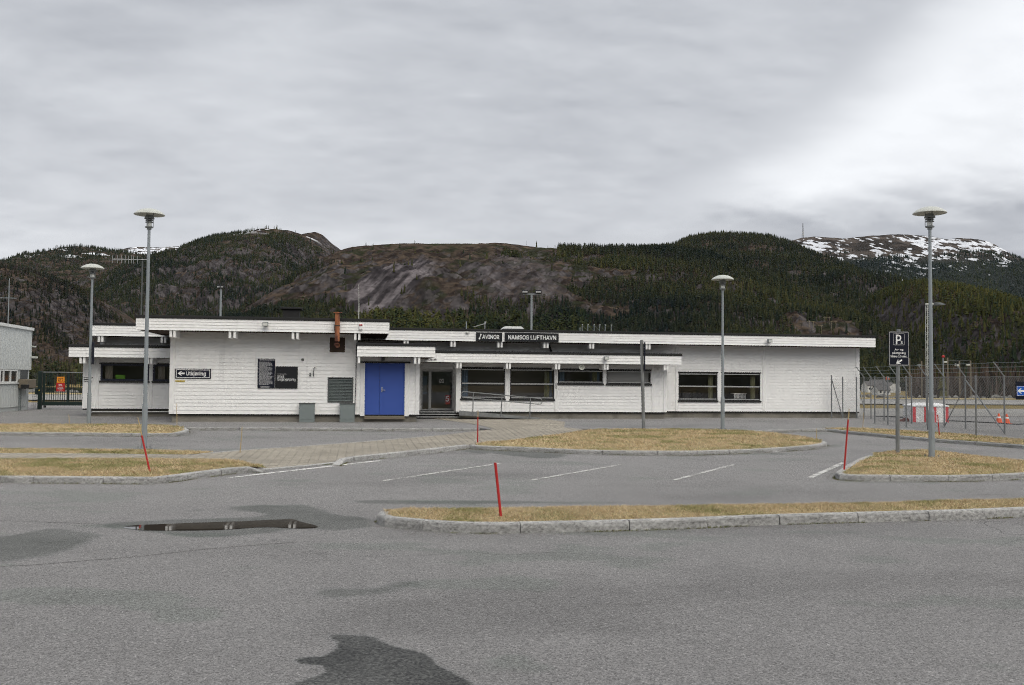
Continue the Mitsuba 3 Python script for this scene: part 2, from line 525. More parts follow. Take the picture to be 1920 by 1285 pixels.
def kerb(label, pts, h, side, wid=0.15, length=1.15, hs=None, zf=None, deep=0.10):
    """Granite kerb along a line of its outer top edge, stone by stone; side=+1 when the kerb's body lies left of the line."""
    k = key_for('kerb')
    labels[k] = {'label': label, 'category': 'kerb', 'kind': 'structure'}
    ln = smooth_line(pts, 0.10)
    s = np.concatenate([[0], np.cumsum(np.linalg.norm(np.diff(ln, axis=0), axis=1))])
    WEED_LINES.append((ln, int(s[-1] * 260), side))
    at_ = 0.0
    while at_ < s[-1] - 0.15:
        ll = length * rng.uniform(0.82, 1.2)
        if s[-1] - at_ - ll < 0.5:
            ll = s[-1] - at_
        n = max(3, int(ll / 0.28) + 1)
        u = np.linspace(at_ + 0.007, at_ + ll - 0.007, n)
        p = np.stack([np.interp(u, s, ln[:, 0]), np.interp(u, s, ln[:, 1])], 1)
        t = np.gradient(p, axis=0)
        t /= np.linalg.norm(t, axis=1, keepdims=True)
        nrm = np.stack([-t[:, 1], t[:, 0]], 1) * side
        hh = np.interp(u / s[-1], np.linspace(0, 1, len(hs)), hs) if hs is not None else np.full(n, h)
        zb = np.array([float((zf or zroad)(np.float64(a), np.float64(b))) for a, b in p])
        off = rng.normal(0, 0.006)
        prof = [(0.0 + .012, -deep), (0.0, 0.0), (0.0, 0.55), (0.004, .85), (0.022, 1.0), (wid * .55, 1.02), (wid, 1.0), (wid, -deep)]
        rings = []
        for i in range(n):
            r_ = []
            for j, (a, b) in enumerate(prof):
                jit = rng.normal(0, 0.003) if 0 < j < 6 else 0
                zz = b if b == -deep else b * hh[i]
                r_.append([p[i, 0] + nrm[i, 0] * (a + jit + off), p[i, 1] + nrm[i, 1] * (a + jit + off), zb[i] + zz + (jit * .6 if j > 2 else 0)])
            rings.append(r_)
        v = np.array(rings).reshape(-1, 3)
        m = len(prof)
        f = []
        for i in range(n - 1):
            for j in range(m):
                a, b = i * m + j, i * m + (j + 1) % m
                f += [[a, b, b + m], [a, b + m, a + m]]
        for j in range(1, m - 1):
            f += [[0, j + 1, j], [(n - 1) * m, (n - 1) * m + j, (n - 1) * m + j + 1]]
        f = np.array(f)
        if side > 0:
            f = f[:, ::-1]
        part(k, 'stone', (v, f), 'granite_m')
        at_ += ll
    return ln


def island(name_label, pts, h, open_edge=None, blades=900, bh=0.045, step=0.22, closed=False, zf=None):
    """A turf bed on a polygon, level with its kerb and falling to the tarmac along open_edge."""
    poly = sg.Polygon(smooth_line(pts, 0.2, closed=True) if closed else pts).buffer(0)
    edge = sg.LineString(open_edge) if open_edge else None
    base = zf or zroad

    def zt(x, y):
        x, y = np.asarray(x, float), np.asarray(y, float)
        k = 1.0
        if edge is not None:
            k = sst(0.0, 0.30, shapely.distance(shapely.points(np.stack([x, y], -1)), edge)) * 0.98 + 0.02
        q = np.stack([x * 1.3, y * 1.3, x * 0], -1)
        inn = sst(0, .5, shapely.distance(shapely.points(np.stack([x, y], -1)), poly.exterior))
        return base(x, y) + h * k + (0.035 * (meshkit.fbm(q, 3, 4) - 0.35)) * inn + 0.05 * inn * h / .12
    struct('turf', name_label, patch(poly, step, zt), 'turf_m', smooth=True, cat='grass')
    GRASS.append((poly, zt, blades, bh))
    return poly


def inset(pts, d):
    """The points of a line moved sideways by d (left positive)."""
    p = np.asarray(pts, float)
    t = np.gradient(p, axis=0)
    t /= np.linalg.norm(t, axis=1, keepdims=True)
    return p + np.stack([-t[:, 1], t[:, 0]], 1) * d


def tup(a):
    return [tuple(x) for x in np.asarray(a)]


# near island: granite kerb in front, a narrow strip of dry turf behind it
K1 = [(-1.814, 13.341), (-1.821, 13.129), (-1.709, 12.830), (-1.375, 12.630), (-0.940, 12.419), (-0.252, 12.320), (1.023, 12.532), (2.289, 12.845), (3.605, 13.250), (4.928, 13.568), (6.264, 13.871), (7.562, 14.222), (8.898, 14.608)]
ln = kerb('granite kerb of the strip of grass nearest the camera', K1, 0.13, 1, length=1.25)
back = [(9.686, 15.900), (8.221, 15.459), (5.672, 14.826), (3.538, 14.473), (1.737, 14.124), (0.328, 13.905), (-1.195, 13.756), (-1.812, 13.828)]
island('narrow strip of dry turf behind the nearest kerb', tup(inset(ln, 0.13)[2:]) + back, 0.115, back, 4200, 0.042, 0.14)
# left island
K2 = [(-9.997, 17.257), (-9.150, 17.278), (-7.727, 17.301), (-6.766, 17.289), (-6.394, 17.317), (-6.140, 17.685), (-5.846, 18.354), (-5.504, 19.027), (-5.294, 19.411), (-4.987, 19.225)]
ln = kerb('granite kerb round the turf at the left edge', K2, 0.12, 1, hs=[.12] * 18 + [.105, .03], length=1.3)
back = [(-5.205, 20.063), (-5.577, 20.655), (-6.651, 20.797), (-7.786, 20.757), (-10.857, 20.486), (-11.827, 20.400)]
island('strip of green and straw turf at the left, before the paved path', tup(inset(ln, 0.13)) + back[1:], 0.105, back, 2400, 0.05, 0.17)
K2b = [(-5.117, 19.728), (-4.999, 19.865), (-4.499, 20.434), (-4.047, 21.018), (-3.820, 21.439)]
kerb('flush granite kerb where the path meets the car park', K2b, 0.025, 1)
K3 = [(-3.694, 20.731), (-3.676, 21.417), (-3.565, 21.754), (-3.191, 22.334), (-2.271, 23.680), (-1.682, 24.635), (-1.107, 25.518)]
kerb('granite kerb along the right side of the paved path', K3, 0.11, 1, hs=[.03, .09] + [.11] * 8)
# middle island
K5 = [(-1.107, 25.518), (-0.958, 25.319), (-0.603, 25.128), (0.435, 24.807), (1.452, 24.347), (2.449, 24.080), (4.274, 24.074), (5.302, 24.448), (6.327, 24.914), (7.427, 25.664), (8.243, 26.367), (8.782, 27.034), (9.044, 27.559), (9.123, 28.083)]
ln5 = kerb('granite kerb round the middle lawn', K5, 0.11, 1)
back5 = [(9.321, 28.891), (9.134, 29.580), (8.727, 30.985), (8.161, 32.133), (7.243, 32.813), (5.773, 32.931), (4.028, 32.841), (2.416, 32.204), (1.460, 30.134), (0.401, 28.331), (-0.289, 26.877), (-0.996, 26.321)]
island('lens-shaped lawn in front of the entrance', tup(inset(ln5, 0.13)[2:-2]) + back5, 0.10, back5, 650, 0.055, 0.3)
# right island
K6 = [(8.645, 23.284), (8.201, 22.607), (7.478, 21.252), (6.716, 19.774), (6.478, 19.292), (6.412, 18.942), (6.522, 18.806), (6.769, 18.712), (7.937, 18.708), (8.944, 18.823), (10.084, 19.230), (10.889, 19.644), (11.781, 20.243)]
ln = kerb('granite kerb round the small lawn at the right', K6, 0.12, 1, length=1.1)
back = [(12.345, 21.211), (11.860, 21.761), (11.757, 22.250), (11.388, 23.282), (11.020, 24.495), (10.737, 24.939), (9.975, 24.864), (9.176, 24.316)]
island('small lawn with a lamp and a parking sign', tup(inset(ln, 0.13)[2:-1]) + back, 0.105, back, 1400, 0.05, 0.2)
# far left island
K4 = [(-16.796, 28.921), (-15.386, 28.982), (-13.495, 29.056), (-12.470, 28.993), (-10.421, 29.013), (-10.191, 29.840), (-10.342, 30.880), (-10.726, 31.759)]
ln = kerb('granite kerb round the straw coloured verge at the far left', K4, 0.10, 1)
back = [(-11.007, 32.592), (-11.930, 33.196), (-13.643, 33.293), (-17.453, 32.862), (-18.979, 32.669)]
island('straw coloured verge under the far left lamp', tup(inset(ln, 0.13)[:-1]) + back, 0.09, back, 500, 0.05, 0.35)
# turf between path and road
strip = [(-13.931, 24.011), (-12.798, 24.129), (-10.140, 24.159), (-8.766, 24.059), (-7.333, 23.733), (-7.430, 23.419), (-7.734, 22.977), (-8.902, 23.038), (-12.171, 22.952), (-13.285, 22.902)]
island('narrow turf strip between the road and the paved path', strip, 0.02, None, 1500, 0.05, 0.2)
K7 = [(-13.220, 22.791), (-12.112, 22.841), (-8.864, 22.940), (-7.687, 22.838), (-7.402, 23.332), (-6.525, 24.646), (-5.309, 26.033), (-3.983, 27.829), (-2.543, 29.907), (-0.604, 32.441)]
kerb('flush pale edging stones along the far side of the path', K7, 0.03, -1, wid=0.10, length=1.0)

# raised pavement along the terminal
PAVE = 0.0
K8 = [(-11.395, 32.106), (-8.542, 32.214), (-6.424, 32.334), (-4.652, 32.464), (-2.867, 32.625), (-1.065, 32.787)]
lnA = kerb('granite kerb of the pavement before the signed wall', K8, 0.10, 1, length=1.2)
K8b = [(-1.114, 33.723), (-0.562, 32.133)]
kerb('pale kerb stones at the tip of the pavement', K8b, 0.06, 1, hs=[.10, .05, .04])
K9 = [(1.650, 32.955), (3.474, 32.764), (5.070, 32.519), (7.829, 32.833), (9.921, 33.824), (11.084, 34.350), (11.406, 33.726), (11.573, 32.875), (11.938, 32.093), (12.477, 30.667), (13.143, 29.204), (14.091, 27.912), (14.466, 27.167), (15.353, 25.172)]
lnB = kerb('granite kerb curving past the terminal to the fence', K9, 0.10, 1, hs=[.03, .06, .09] + [.10] * 10, length=1.2)
K9b = [(1.691, 33.776), (2.417, 32.222)]
kerb('pale kerb stones at the corner of the middle lawn', K9b, 0.05, -1)
pv = tup(inset(lnA, 0.1)) + [(-0.564, 32.227), (0.719, 31.307), (1.665, 33.250)] + tup(inset(lnB, 0.1)) + [(19.5, 23), (18.2, 46), (10, 46.5), (-14, 42.5), (-12.2, 35)]
pvp = sg.Polygon(pv).buffer(0)


def zpave(x, y):
    lo = sst(29.6, 33.5, y)
    return np.where((np.asarray(x) > -3.5) & (np.asarray(x) < 3.8), zroad(x, y) + 0.035 + (0.0 - zroad(x, y) - 0.035) * lo, np.minimum(0.0, zroad(x, y) + 0.10))


def skirt(poly, zf, depth):
    """Upright edge below the rim of a raised sheet."""
    c = np.array(shapely.segmentize(poly.exterior, .6).coords)[:, :2]
    zt = zf(c[:, 0], c[:, 1])
    n = len(c)
    v = np.vstack([np.column_stack([c, zt]), np.column_stack([c, zt - depth])])
    f = np.array([q for i in range(n - 1) for q in ([i, n + i, n + i + 1], [i, n + i + 1, i + 1])])
    return v, f


struct('pavement', 'asphalt pavement along the front of the terminal', join(patch(pvp, 0.8, zpave), skirt(pvp, zpave, .16)), 'asphalt_m', cat='pavement')
vs = [(12.502, 34.852), (13.766, 33.513), (14.848, 31.852), (15.662, 29.409), (16.497, 27.044)]
island('straw coloured verge below the airfield fence', tup([q for q in inset(lnB, 0.13) if q[0] > 10.761]) + vs[::-1], 0.01, None, 600, 0.05, 0.3, zf=lambda x, y: np.minimum(0.0, zroad(x, y) + 0.10))


# paved path
def zpath(x, y):
    return zroad(x, y) + 0.028 + (0.014 - zroad(x, y) - 0.028) * sst(29.5, 33.5, y)


path_px = [(-13.156, 22.681), (-12.053, 22.731), (-8.815, 22.815), (-7.649, 22.727), (-7.365, 23.217), (-6.500, 24.550), (-5.287, 25.925), (-3.965, 27.707), (-2.533, 29.789), (-0.602, 32.357), (-1.015, 34.155), (-1.572, 36.048), (-3.603, 40.943), (1.175, 41.371), (2.136, 38.045), (1.851, 33.609), (2.441, 32.535), (1.478, 30.501), (0.406, 28.681), (-0.293, 27.271), (-1.089, 26.794), (-1.761, 25.798), (-2.378, 24.791), (-3.340, 23.372), (-3.731, 22.762), (-3.862, 21.942), (-4.070, 21.136), (-4.524, 20.545), (-5.020, 19.949), (-5.199, 20.043), (-5.647, 20.914), (-6.735, 21.058), (-7.880, 21.006), (-10.987, 20.731), (-11.969, 20.644)]
pp = sg.Polygon(path_px).buffer(0).buffer(-0.012)
PATH = key_for('footpath')
labels[PATH] = {'label': 'path of beige concrete pavers leading to the entrance', 'category': 'path', 'kind': 'structure'}
scene[PATH + '__bed'] = mikit.ply(patch(pp, 0.6, lambda x, y: zpath(x, y) - 0.012), 'concrete_m')
pw, ph_ = 0.20, 0.20
ang = math.radians(8.96)
ca, sa = math.cos(ang), math.sin(ang)
x0, y0, x1, y1 = pp.bounds
cells = []
for i in range(-190, 190):
    for j in range(-190, 190):
        a, b = i * pw, j * ph_
        x, y = a * ca - b * sa - 4, a * sa + b * ca + 24
        if x0 - 1 < x < min(x1, 9) and y0 - 1 < y < y1 + 1 and x > -17:
            cells.append((x, y, a, b))
cells = np.array(cells)
cells = cells[inside(pp.buffer(0.1), cells[:, :2])]
order = np.argsort(np.hypot(cells[:, 0], cells[:, 1]))
near, rest = [], []
c2 = 0.010
for n_, q in enumerate(cells[order]):
    x, y = q[:2]
    hw, hh = pw / 2 - 0.0085, ph_ / 2 - 0.005
    quad = sg.Polygon([(x + a * ca - b * sa, y + a * sa + b * ca) for a, b in ((-hw, -hh), (hw, -hh), (hw, hh), (-hw, hh))])
    if not pp.contains(quad):
        quad = quad.intersection(pp)
        if quad.is_empty or quad.area < 0.006 or quad.geom_type != 'Polygon':
            continue
    co = np.array(quad.exterior.coords)[:-1][:, :2]
    cen = co.mean(0)
    m = len(co)
    dz = rng.normal(0, .0022)
    zt = zpath(co[:, 0], co[:, 1])
    inn = co + (cen - co) * min(.3, c2 / max(.02, np.linalg.norm(co - cen, axis=1).min()))
    v = np.vstack([np.column_stack([co, zt - 0.03]), np.column_stack([co, zt + dz - .005]), np.column_stack([inn, zt + dz])])
    f = []
    for j in range(m):
        k2 = (j + 1) % m
        f += [[j, k2, m + k2], [j, m + k2, m + j], [m + j, m + k2, 2 * m + k2], [m + j, 2 * m + k2, 2 * m + j]]
    f += [[2 * m, 2 * m + j, 2 * m + j + 1] for j in range(1, m - 1)]
    f = np.array(f)
    if sg.Polygon(co).exterior.is_ccw is False:
        f = f[:, ::-1]
    (near if len(near) < 300 else rest).append((v, f))
for m in near:
    part(PATH, 'paver', m, 'paver_m')
part(PATH, 'paver_field', join(*rest), 'paver_m', kind='stuff', label='many beige pavers farther along the path')


# damp and wet places, markings
def ragged(pts, amp, seed, step=0.06):
    ln_ = smooth_line(pts, step, closed=True)
    t = np.roll(ln_, -1, 0) - np.roll(ln_, 1, 0)
    t /= np.linalg.norm(t, axis=1, keepdims=True) + 1e-9
    nn = np.stack([-t[:, 1], t[:, 0]], 1)
    q = np.column_stack([ln_ * 2.6, np.full(len(ln_), seed * 3.7)])
    a = (meshkit.fbm(q, 5, seed) - 0.5) * 2 * amp
    return sg.Polygon(ln_ + nn * a[:, None]).buffer(0)


def lay_stain(poly, step, lift):
    v, f = patch(poly, step, lay(lift))
    rings_ = [q for g_ in getattr(poly, 'geoms', [poly]) for q in [g_.exterior, *g_.interiors]]
    d = np.min([shapely.distance(shapely.points(v[:, :2]), q) for q in rings_], axis=0)
    v[:, 2] += (.0003 - lift) * (1 - np.clip(d / .07, 0, 1))
    return (v, f), np.column_stack([np.where(d < 1e-6, 0, d), d * 0])


def lay(lift):
    return lambda x, y: zroad(x, y) + lift


margin = ragged([(-5.464, 12.597), (-5.373, 12.929), (-5.042, 13.142), (-4.500, 13.426), (-3.881, 13.514), (-3.589, 13.797), (-4.056, 14.200), (-4.267, 14.515), (-3.851, 14.854), (-3.195, 14.894), (-2.732, 14.330), (-2.361, 13.871), (-1.972, 13.627), (-1.814, 12.987), (-1.838, 12.617), (-2.308, 12.414), (-2.709, 12.524), (-3.009, 12.205), (-3.632, 11.845), (-3.985, 11.826), (-4.353, 12.050), (-5.048, 12.397)], 0.05, 3)
pool = ragged([(-5.004, 12.510), (-4.927, 12.719), (-4.541, 12.857), (-4.241, 12.979), (-3.634, 13.140), (-3.284, 13.304), (-3.029, 13.380), (-2.833, 13.122), (-2.530, 12.701), (-2.747, 12.571), (-3.241, 12.630), (-3.614, 12.431), (-4.024, 12.322), (-4.511, 12.295), (-4.726, 12.327)], 0.02, 5, 0.03)
wet = ragged([(-1.411, 7.477), (-1.291, 7.450), (-1.040, 7.412), (-0.845, 7.152), (-0.589, 6.926), (-0.487, 6.685), (-0.335, 6.450), (-0.185, 6.189), (0.019, 5.663), (-0.721, 5.199), (-1.583, 5.624), (-1.443, 6.198), (-1.278, 6.424), (-1.279, 6.589), (-1.472, 6.657), (-1.491, 6.808), (-1.315, 6.865), (-1.278, 7.111), (-1.384, 7.340)], 0.035, 7, 0.03)
m_, uv_ = lay_stain(margin, 0.12, 0.004)
struct('damp_patch', 'damp asphalt around the puddle', m_, 'damp_m', cat='asphalt', uv=uv_)
struct('puddle', 'shallow puddle reflecting the eaves of the terminal', patch(pool, 0.2, flat(float(gz(13)) + 0.0085)), 'puddle_m', smooth=True, cat='puddle')
m_, uv_ = lay_stain(wet, 0.05, 0.004)
struct('wet_patch', 'dark wet patch on the asphalt at the bottom of the picture', m_, 'wet_m', cat='asphalt', uv=uv_)
for i, (pts, amp) in enumerate([([(-2.569, 15.323), (-2.270, 15.479), (-1.539, 15.525), (-0.073, 15.591), (0.964, 15.511), (1.989, 15.481), (1.091, 15.243), (-0.070, 15.071), (-1.773, 14.968), (-2.257, 15.003)], .04),
                                ([(-0.897, 25.220), (-0.130, 25.298), (1.054, 24.810), (1.504, 23.882), (0.937, 22.917), (0.545, 22.977), (0.024, 23.507), (-0.484, 24.143)], .12),
                                ([(-6.472, 11.542), (-6.264, 11.868), (-5.903, 12.483), (-5.319, 12.252), (-4.947, 11.698), (-4.904, 10.635), (-5.305, 10.067), (-5.505, 9.833)], .12),
                                ([(-1.846, 8.806), (-1.739, 9.125), (-1.332, 9.095), (-1.118, 9.390), (-0.860, 9.401), (-0.792, 9.210), (-1.007, 8.882), (-1.270, 8.678), (-1.637, 8.601)], .03),
                                ([(-1.351, 24.845), (-0.820, 25.396), (-0.385, 24.620), (-0.772, 23.963)], .06), ([(-4.861, 14.260), (-4.530, 14.334), (-4.501, 14.121), (-4.769, 14.105)], .03)]):
    m_, uv_ = lay_stain(ragged(pts, amp, 20 + i), 0.12, 0.004)
    struct('damp_patch', ['long dark asphalt repair behind the nearest kerb', 'greenish damp stain below the middle lawn', 'damp dark asphalt at the left edge', 'faint greenish smear in the foreground', 'small damp stain at the left tip of the middle lawn', 'small damp spot behind the puddle'][i],
           m_, 'damp_m', cat='asphalt', uv=uv_)


def marking(label, a, b, w=0.10, m='line_m'):
    a, b = np.array(a), np.array(b)
    t = (b - a) / np.linalg.norm(b - a)
    nn = np.array([-t[1], t[0]]) * w / 2
    struct('road_marking', label, patch(sg.Polygon([a - nn, b - nn, b + nn, a + nn]), 0.5, lay(0.005)), m, cat='road marking')


def seam(label, pts, w):
    ln_ = smooth_line(pts, .12)
    q = np.column_stack([ln_ * 5, np.zeros(len(ln_))])
    ln_ = ln_ + (meshkit.fbm(q, 3, 3)[:, None] - .5) * .05
    struct('asphalt_joint', label, patch(sg.LineString(ln_).buffer(w, cap_style='flat'), .15, lay(.0045)), 'seam_m', cat='asphalt')


mat('seam_m', (.065, .063, .060), .9)
gr = []
for ln_, n_, sg_ in WEED_LINES[:8] + WEED_LINES[-6:]:
    i_ = rng.integers(0, len(ln_) - 1, int(n_ * .35))
    t_ = np.gradient(ln_, axis=0)[i_]
    t_ /= np.linalg.norm(t_, axis=1, keepdims=True)
    q_ = ln_[i_] - np.stack([-t_[:, 1], t_[:, 0]], 1) * sg_ * (np.abs(rng.normal(0, .16, (len(i_), 1))) + .012) + rng.normal(0, .04, (len(i_), 2))
    for a_, b_ in q_:
        r_ = rng.uniform(.003, .011)
        gr.append((np.array([[1, 0, 0], [0, 1, 0], [-1, 0, 0], [0, -1, 0], [0, 0, .8], [0, 0, -.5]]) * r_ * rng.uniform(.7, 1.3, (6, 3)) + [a_, b_, road_height(a_, b_) + r_ * .3], np.array([[0, 1, 4], [1, 2, 4], [2, 3, 4], [3, 0, 4], [1, 0, 5], [2, 1, 5], [3, 2, 5], [0, 3, 5]])))
struct('gravel', 'loose grit gathered on the asphalt along the kerbs', join(*gr), 'stone_m', cat='gravel', kind='stuff')
seam('thin dark joint in the foreground asphalt at the left', [(-5.505, 9.833), (-4.951, 10.026), (-4.512, 10.280), (-4.049, 10.547), (-3.595, 10.928), (-3.137, 11.229), (-2.528, 11.552)], .007)
seam('thin dark joint running to the left end of the puddle', [(-7.358, 13.107), (-6.582, 13.004), (-5.957, 12.895), (-5.431, 12.830)], .008)
seam('short dark crack beyond the nearest strip of grass', [(7.826, 16.711), (8.292, 16.812), (8.860, 16.921)], .010)
marking('white bay line beside the flush kerb, leftmost of the five', (-5.384, 18.378), (-2.983, 22.083), 0.12, 'fresh_line_m')
marking('white bay line second from the left', (-2.391, 18.115), (-0.217, 21.697), 0.09)
marking('white bay line in the middle of the five', (0.389, 18.407), (2.433, 21.561), 0.09)
marking('faded white bay line second from the right', (3.158, 18.656), (5.025, 21.783), 0.09)
marking('double white bay line beside the small lawn at the right', (5.984, 19.283), (7.775, 22.522), 0.12)
marking('worn white edge line before the signed wall', (-10.476, 32.241), (-1.452, 33.346), 0.08)
marking('worn white edge line below the far left verge', (-16.203, 28.729), (-11.118, 29.076), 0.08)
marking('short white line behind the far left verge', (-17.667, 34.118), (-17.456, 34.981), 0.1)

# turf blades: one mesh
def blades_of(poly, zt, dens, bh):
    x0, y0, x1, y1 = poly.bounds
    n = int((x1 - x0) * (y1 - y0) * dens)
    p = rng.uniform([x0, y0], [x1, y1], (n, 2))
    p = p[inside(poly, p)]
    p = p[(np.abs(p[:, 0]) < p[:, 1] * 0.62 + 1)]
    q = np.column_stack([p * 1.6, np.zeros(len(p))])
    green = meshkit.fbm(q, 4, 9)
    tuft = meshkit.noise(np.column_stack([p * 7, np.zeros(len(p))]), 2)
    z = zt(p[:, 0], p[:, 1]) - 0.004
    h = bh * rng.uniform(0.35, 1.15, len(p)) * (0.75 + 0.5 * tuft)
    an = rng.uniform(0, 2 * np.pi, len(p))
    w = rng.uniform(0.0035, 0.0075, len(p)) * (1.0 + np.maximum(0, p[:, 1] - 14) * 0.09)
    lean = rng.normal(0, 0.75, (len(p), 2)) * h[:, None]
    d = np.stack([np.cos(an), np.sin(an)], 1) * w[:, None]
    v = np.empty((len(p), 3, 3))
    v[:, 0, :2], v[:, 1, :2], v[:, 2, :2] = p - d, p + d, p + lean
    v[:, 0, 2], v[:, 1, 2], v[:, 2, 2] = z, z, z + h
    g_ = 0.85 * sst(0.50, 0.72, green + rng.normal(0, .07, len(p)))[:, None]
    straw = np.array([0.56, 0.45, 0.285]) * rng.uniform(.72, 1.2, (len(p), 1)) * np.array([1, 1, 1]) + rng.normal(0, .012, (len(p), 3))
    grn = np.array([0.27, 0.27, 0.115]) * rng.uniform(.7, 1.2, (len(p), 1))
    c = np.clip(straw * (1 - g_) + grn * g_, 0.01, 0.9)
    return v.reshape(-1, 3), np.repeat(c, 3, 0)


def kerb_weeds(ln_, n, sign):
    """Patchy moss and grass in the joint between a kerb's foot and the tarmac."""
    u_ = rng.uniform(0, len(ln_) - 1, n)
    i_ = u_.astype(int)
    p = ln_[i_] + (ln_[np.minimum(i_ + 1, len(ln_) - 1)] - ln_[i_]) * (u_ - i_)[:, None]
    keep = meshkit.fbm(np.column_stack([p * 1.7, np.zeros(n)]), 3, 61) > .52
    p = p[keep] + rng.normal(0, .012, (keep.sum(), 2))
    t = np.gradient(ln_, axis=0)[i_[keep]]
    t /= np.linalg.norm(t, axis=1, keepdims=True)
    p = p - np.stack([-t[:, 1], t[:, 0]], 1) * sign * rng.uniform(0, .03, (len(p), 1))
    z = zroad(p[:, 0], p[:, 1]) - .003
    an = rng.uniform(0, 2 * np.pi, len(p))
    d = np.stack([np.cos(an), np.sin(an)], 1) * .006
    v = np.empty((len(p), 3, 3))
    v[:, 0, :2], v[:, 1, :2], v[:, 2, :2] = p - d, p + d, p + rng.normal(0, .012, (len(p), 2))
    v[:, 0, 2], v[:, 1, 2], v[:, 2, 2] = z, z, z + rng.uniform(.008, .035, len(p))
    c = np.array([.13, .13, .05]) * rng.uniform(.5, 1.5, (len(p), 1)) + rng.uniform(0, .05, (len(p), 3))
    return v.reshape(-1, 3), np.repeat(c, 3, 0)


WEEDS = [kerb_weeds(*a) for a in WEED_LINES]
vv, cc = zip(*WEEDS, *[blades_of(*g_) for g_ in GRASS])
vv, cc = np.vstack(vv), np.vstack(cc)
k = key_for('grass')
scene[k] = mikit.ply((vv, np.arange(len(vv)).reshape(-1, 3)), 'blade_m', False, color=cc)
labels[k] = {'label': 'short straw coloured and green grass blades on the turf beds', 'category': 'grass', 'kind': 'stuff'}

# ------------------------------------------------------------------ the terminal
TB = thing('terminal_building', 'long low white timber terminal with flat roofs and black roof edges', 'building')
DW, DF, CW, CF, BW, BF, EW, EF, FF = 36.95, 36.0, 40.6, 39.75, 42.0, 41.1, 40.6, 39.7, 36.0
Z0 = 0.288
PITCH = 0.136


def tp(name, mesh, m, smooth=False, **kw):
    return part(TB, name, bw(mesh), m, smooth, **kw)


def wall_panel(u0, u1, z0, z1, v0, holes=(), thick=0.12):
    """A wall panel in the plane v = v0 (its front), with rectangular holes (u0, u1, z0, z1)."""
    p = sg.box(u0, z0, u1, z1)
    for a, b, c, d in holes:
        p = p.difference(sg.box(a, c, b, d))
    v, f = prism(p, 0, thick)
    return np.stack([v[:, 0], v0 + thick - v[:, 2], v[:, 1]], 1), f


WALLS = {}


def new_wall(nm):
    k = piece(TB, 'wall')
    return k


def boards(holder, u0, u1, z0, z1, v0, blocks=(), pitch=PITCH, name='board', cut=True):
    """Weatherboards lapped one above the other in front of v0, left out where blocks (u0, u1, z0, z1) are."""
    n = max(1, int(round((z1 - z0) / pitch)))
    pitch = (z1 - z0) / n
    for i in range(n):
        a, b = z0 + i * pitch, z0 + (i + 1) * pitch
        gaps = sorted((q[0], q[1]) for q in blocks if q[2] < b - .03 and q[3] > a + .03)
        at_, segs = u0, []
        for g0, g1 in gaps:
            if g0 > at_ + .03:
                segs.append((at_, min(g0, u1)))
            at_ = max(at_, g1)
        if at_ < u1 - .03:
            segs.append((at_, u1))
        for s0, s1 in segs:
            if cut and s1 - s0 > 5.5:
                c = s0 + (s1 - s0) * rng.uniform(.3, .7)
                todo = [(s0, c - .0007), (c + .0007, s1)]
            else:
                todo = [(s0, s1)]
            for c0, c1 in todo:
                j = rng.normal(0, .0015, 2)
                sec = [(v0 - .003, a + .003), (v0 - .026 + j[0], a + .003), (v0 - .006 + j[1], b - .0005), (v0 - .003, b - .0005)]
                v = np.array([[u, x, z] for u in (c0, c1) for x, z in sec])
                f = np.array([[0, 2, 1], [0, 3, 2], [4, 5, 6], [4, 6, 7]] + [q for k in range(4) for q in ([k, (k + 1) % 4, (k + 1) % 4 + 4], [k, (k + 1) % 4 + 4, k + 4])])
                part(holder, name, bw((v, f)), 'white_m')


def trim(u0, u1, z0, z1, v0, proud=0.044):
    tp('trim_board', cbox(u0, u1, v0 - proud, v0 + .01, z0, z1, .004), 'white_m')


def window(u0, u1, z0, z1, v0, frame='black_m', transom=None, head=True, back='blind'):
    w = tp('window', join(*[cbox(a, b, v0 - .010, v0 + .07, c, d, .004) for a, b, c, d in
                            (((u0, u0 + .035, z0, z1), (u1 - .035, u1, z0, z1), (u0 + .036, u1 - .036, z1 - .03, z1), (u0 + .036, u1 - .036, z0, z0 + .03)) if frame == 'black_m' else ((u0, u0 + .07, z0, z1), (u1 - .07, u1, z0, z1), (u0 + .071, u1 - .071, z1 - .07, z1), (u0 + .071, u1 - .071, z0, z0 + .07)))]), frame)
    scene[w + '__sill'] = mikit.ply(bw(cbox(u0 - .04, u1 + .04, v0 - .075, v0 + .03, z0 - .075, z0 - .002, .006)), 'black_m')
    if head:
        scene[w + '__head_flashing'] = mikit.ply(bw(cbox(u0 - .04, u1 + .04, v0 - .05, v0 + .03, z1 + .002, z1 + .05, .006)), 'black_m')
    scene[w + '__bottom_rail'] = mikit.ply(bw(cbox(u0 + .037, u1 - .037, v0 - .016, v0 + .05, z0 + .032, z0 + .075, .004)), 'alu_m' if frame == 'black_m' else frame)
    if frame == 'black_m':
        scene[w + '__top_rail'] = mikit.ply(bw(cbox(u0 + .037, u1 - .037, v0 - .016, v0 + .05, z1 - .075, z1 - .032, .004)), 'alu_m')
    zz = [z0 + .06, z1 - .06]
    if transom:
        scene[w + '__transom'] = mikit.ply(bw(cbox(u0 + .037, u1 - .037, v0 - .018, v0 + .05, transom - .03, transom + .03, .004)), 'alu_m')
        zz = [z0 + .06, transom, z1 - .06]
    for i in range(len(zz) - 1):
        v = np.array([[u0 + .03, v0 + .035, zz[i]], [u1 - .03, v0 + .035, zz[i]], [u1 - .03, v0 + .035, zz[i + 1]], [u0 + .03, v0 + .035, zz[i + 1]]])
        scene[piece(w, 'pane')] = mikit.ply(bw((v, [[0, 1, 2], [0, 2, 3]])), 'glass_m')
    return w


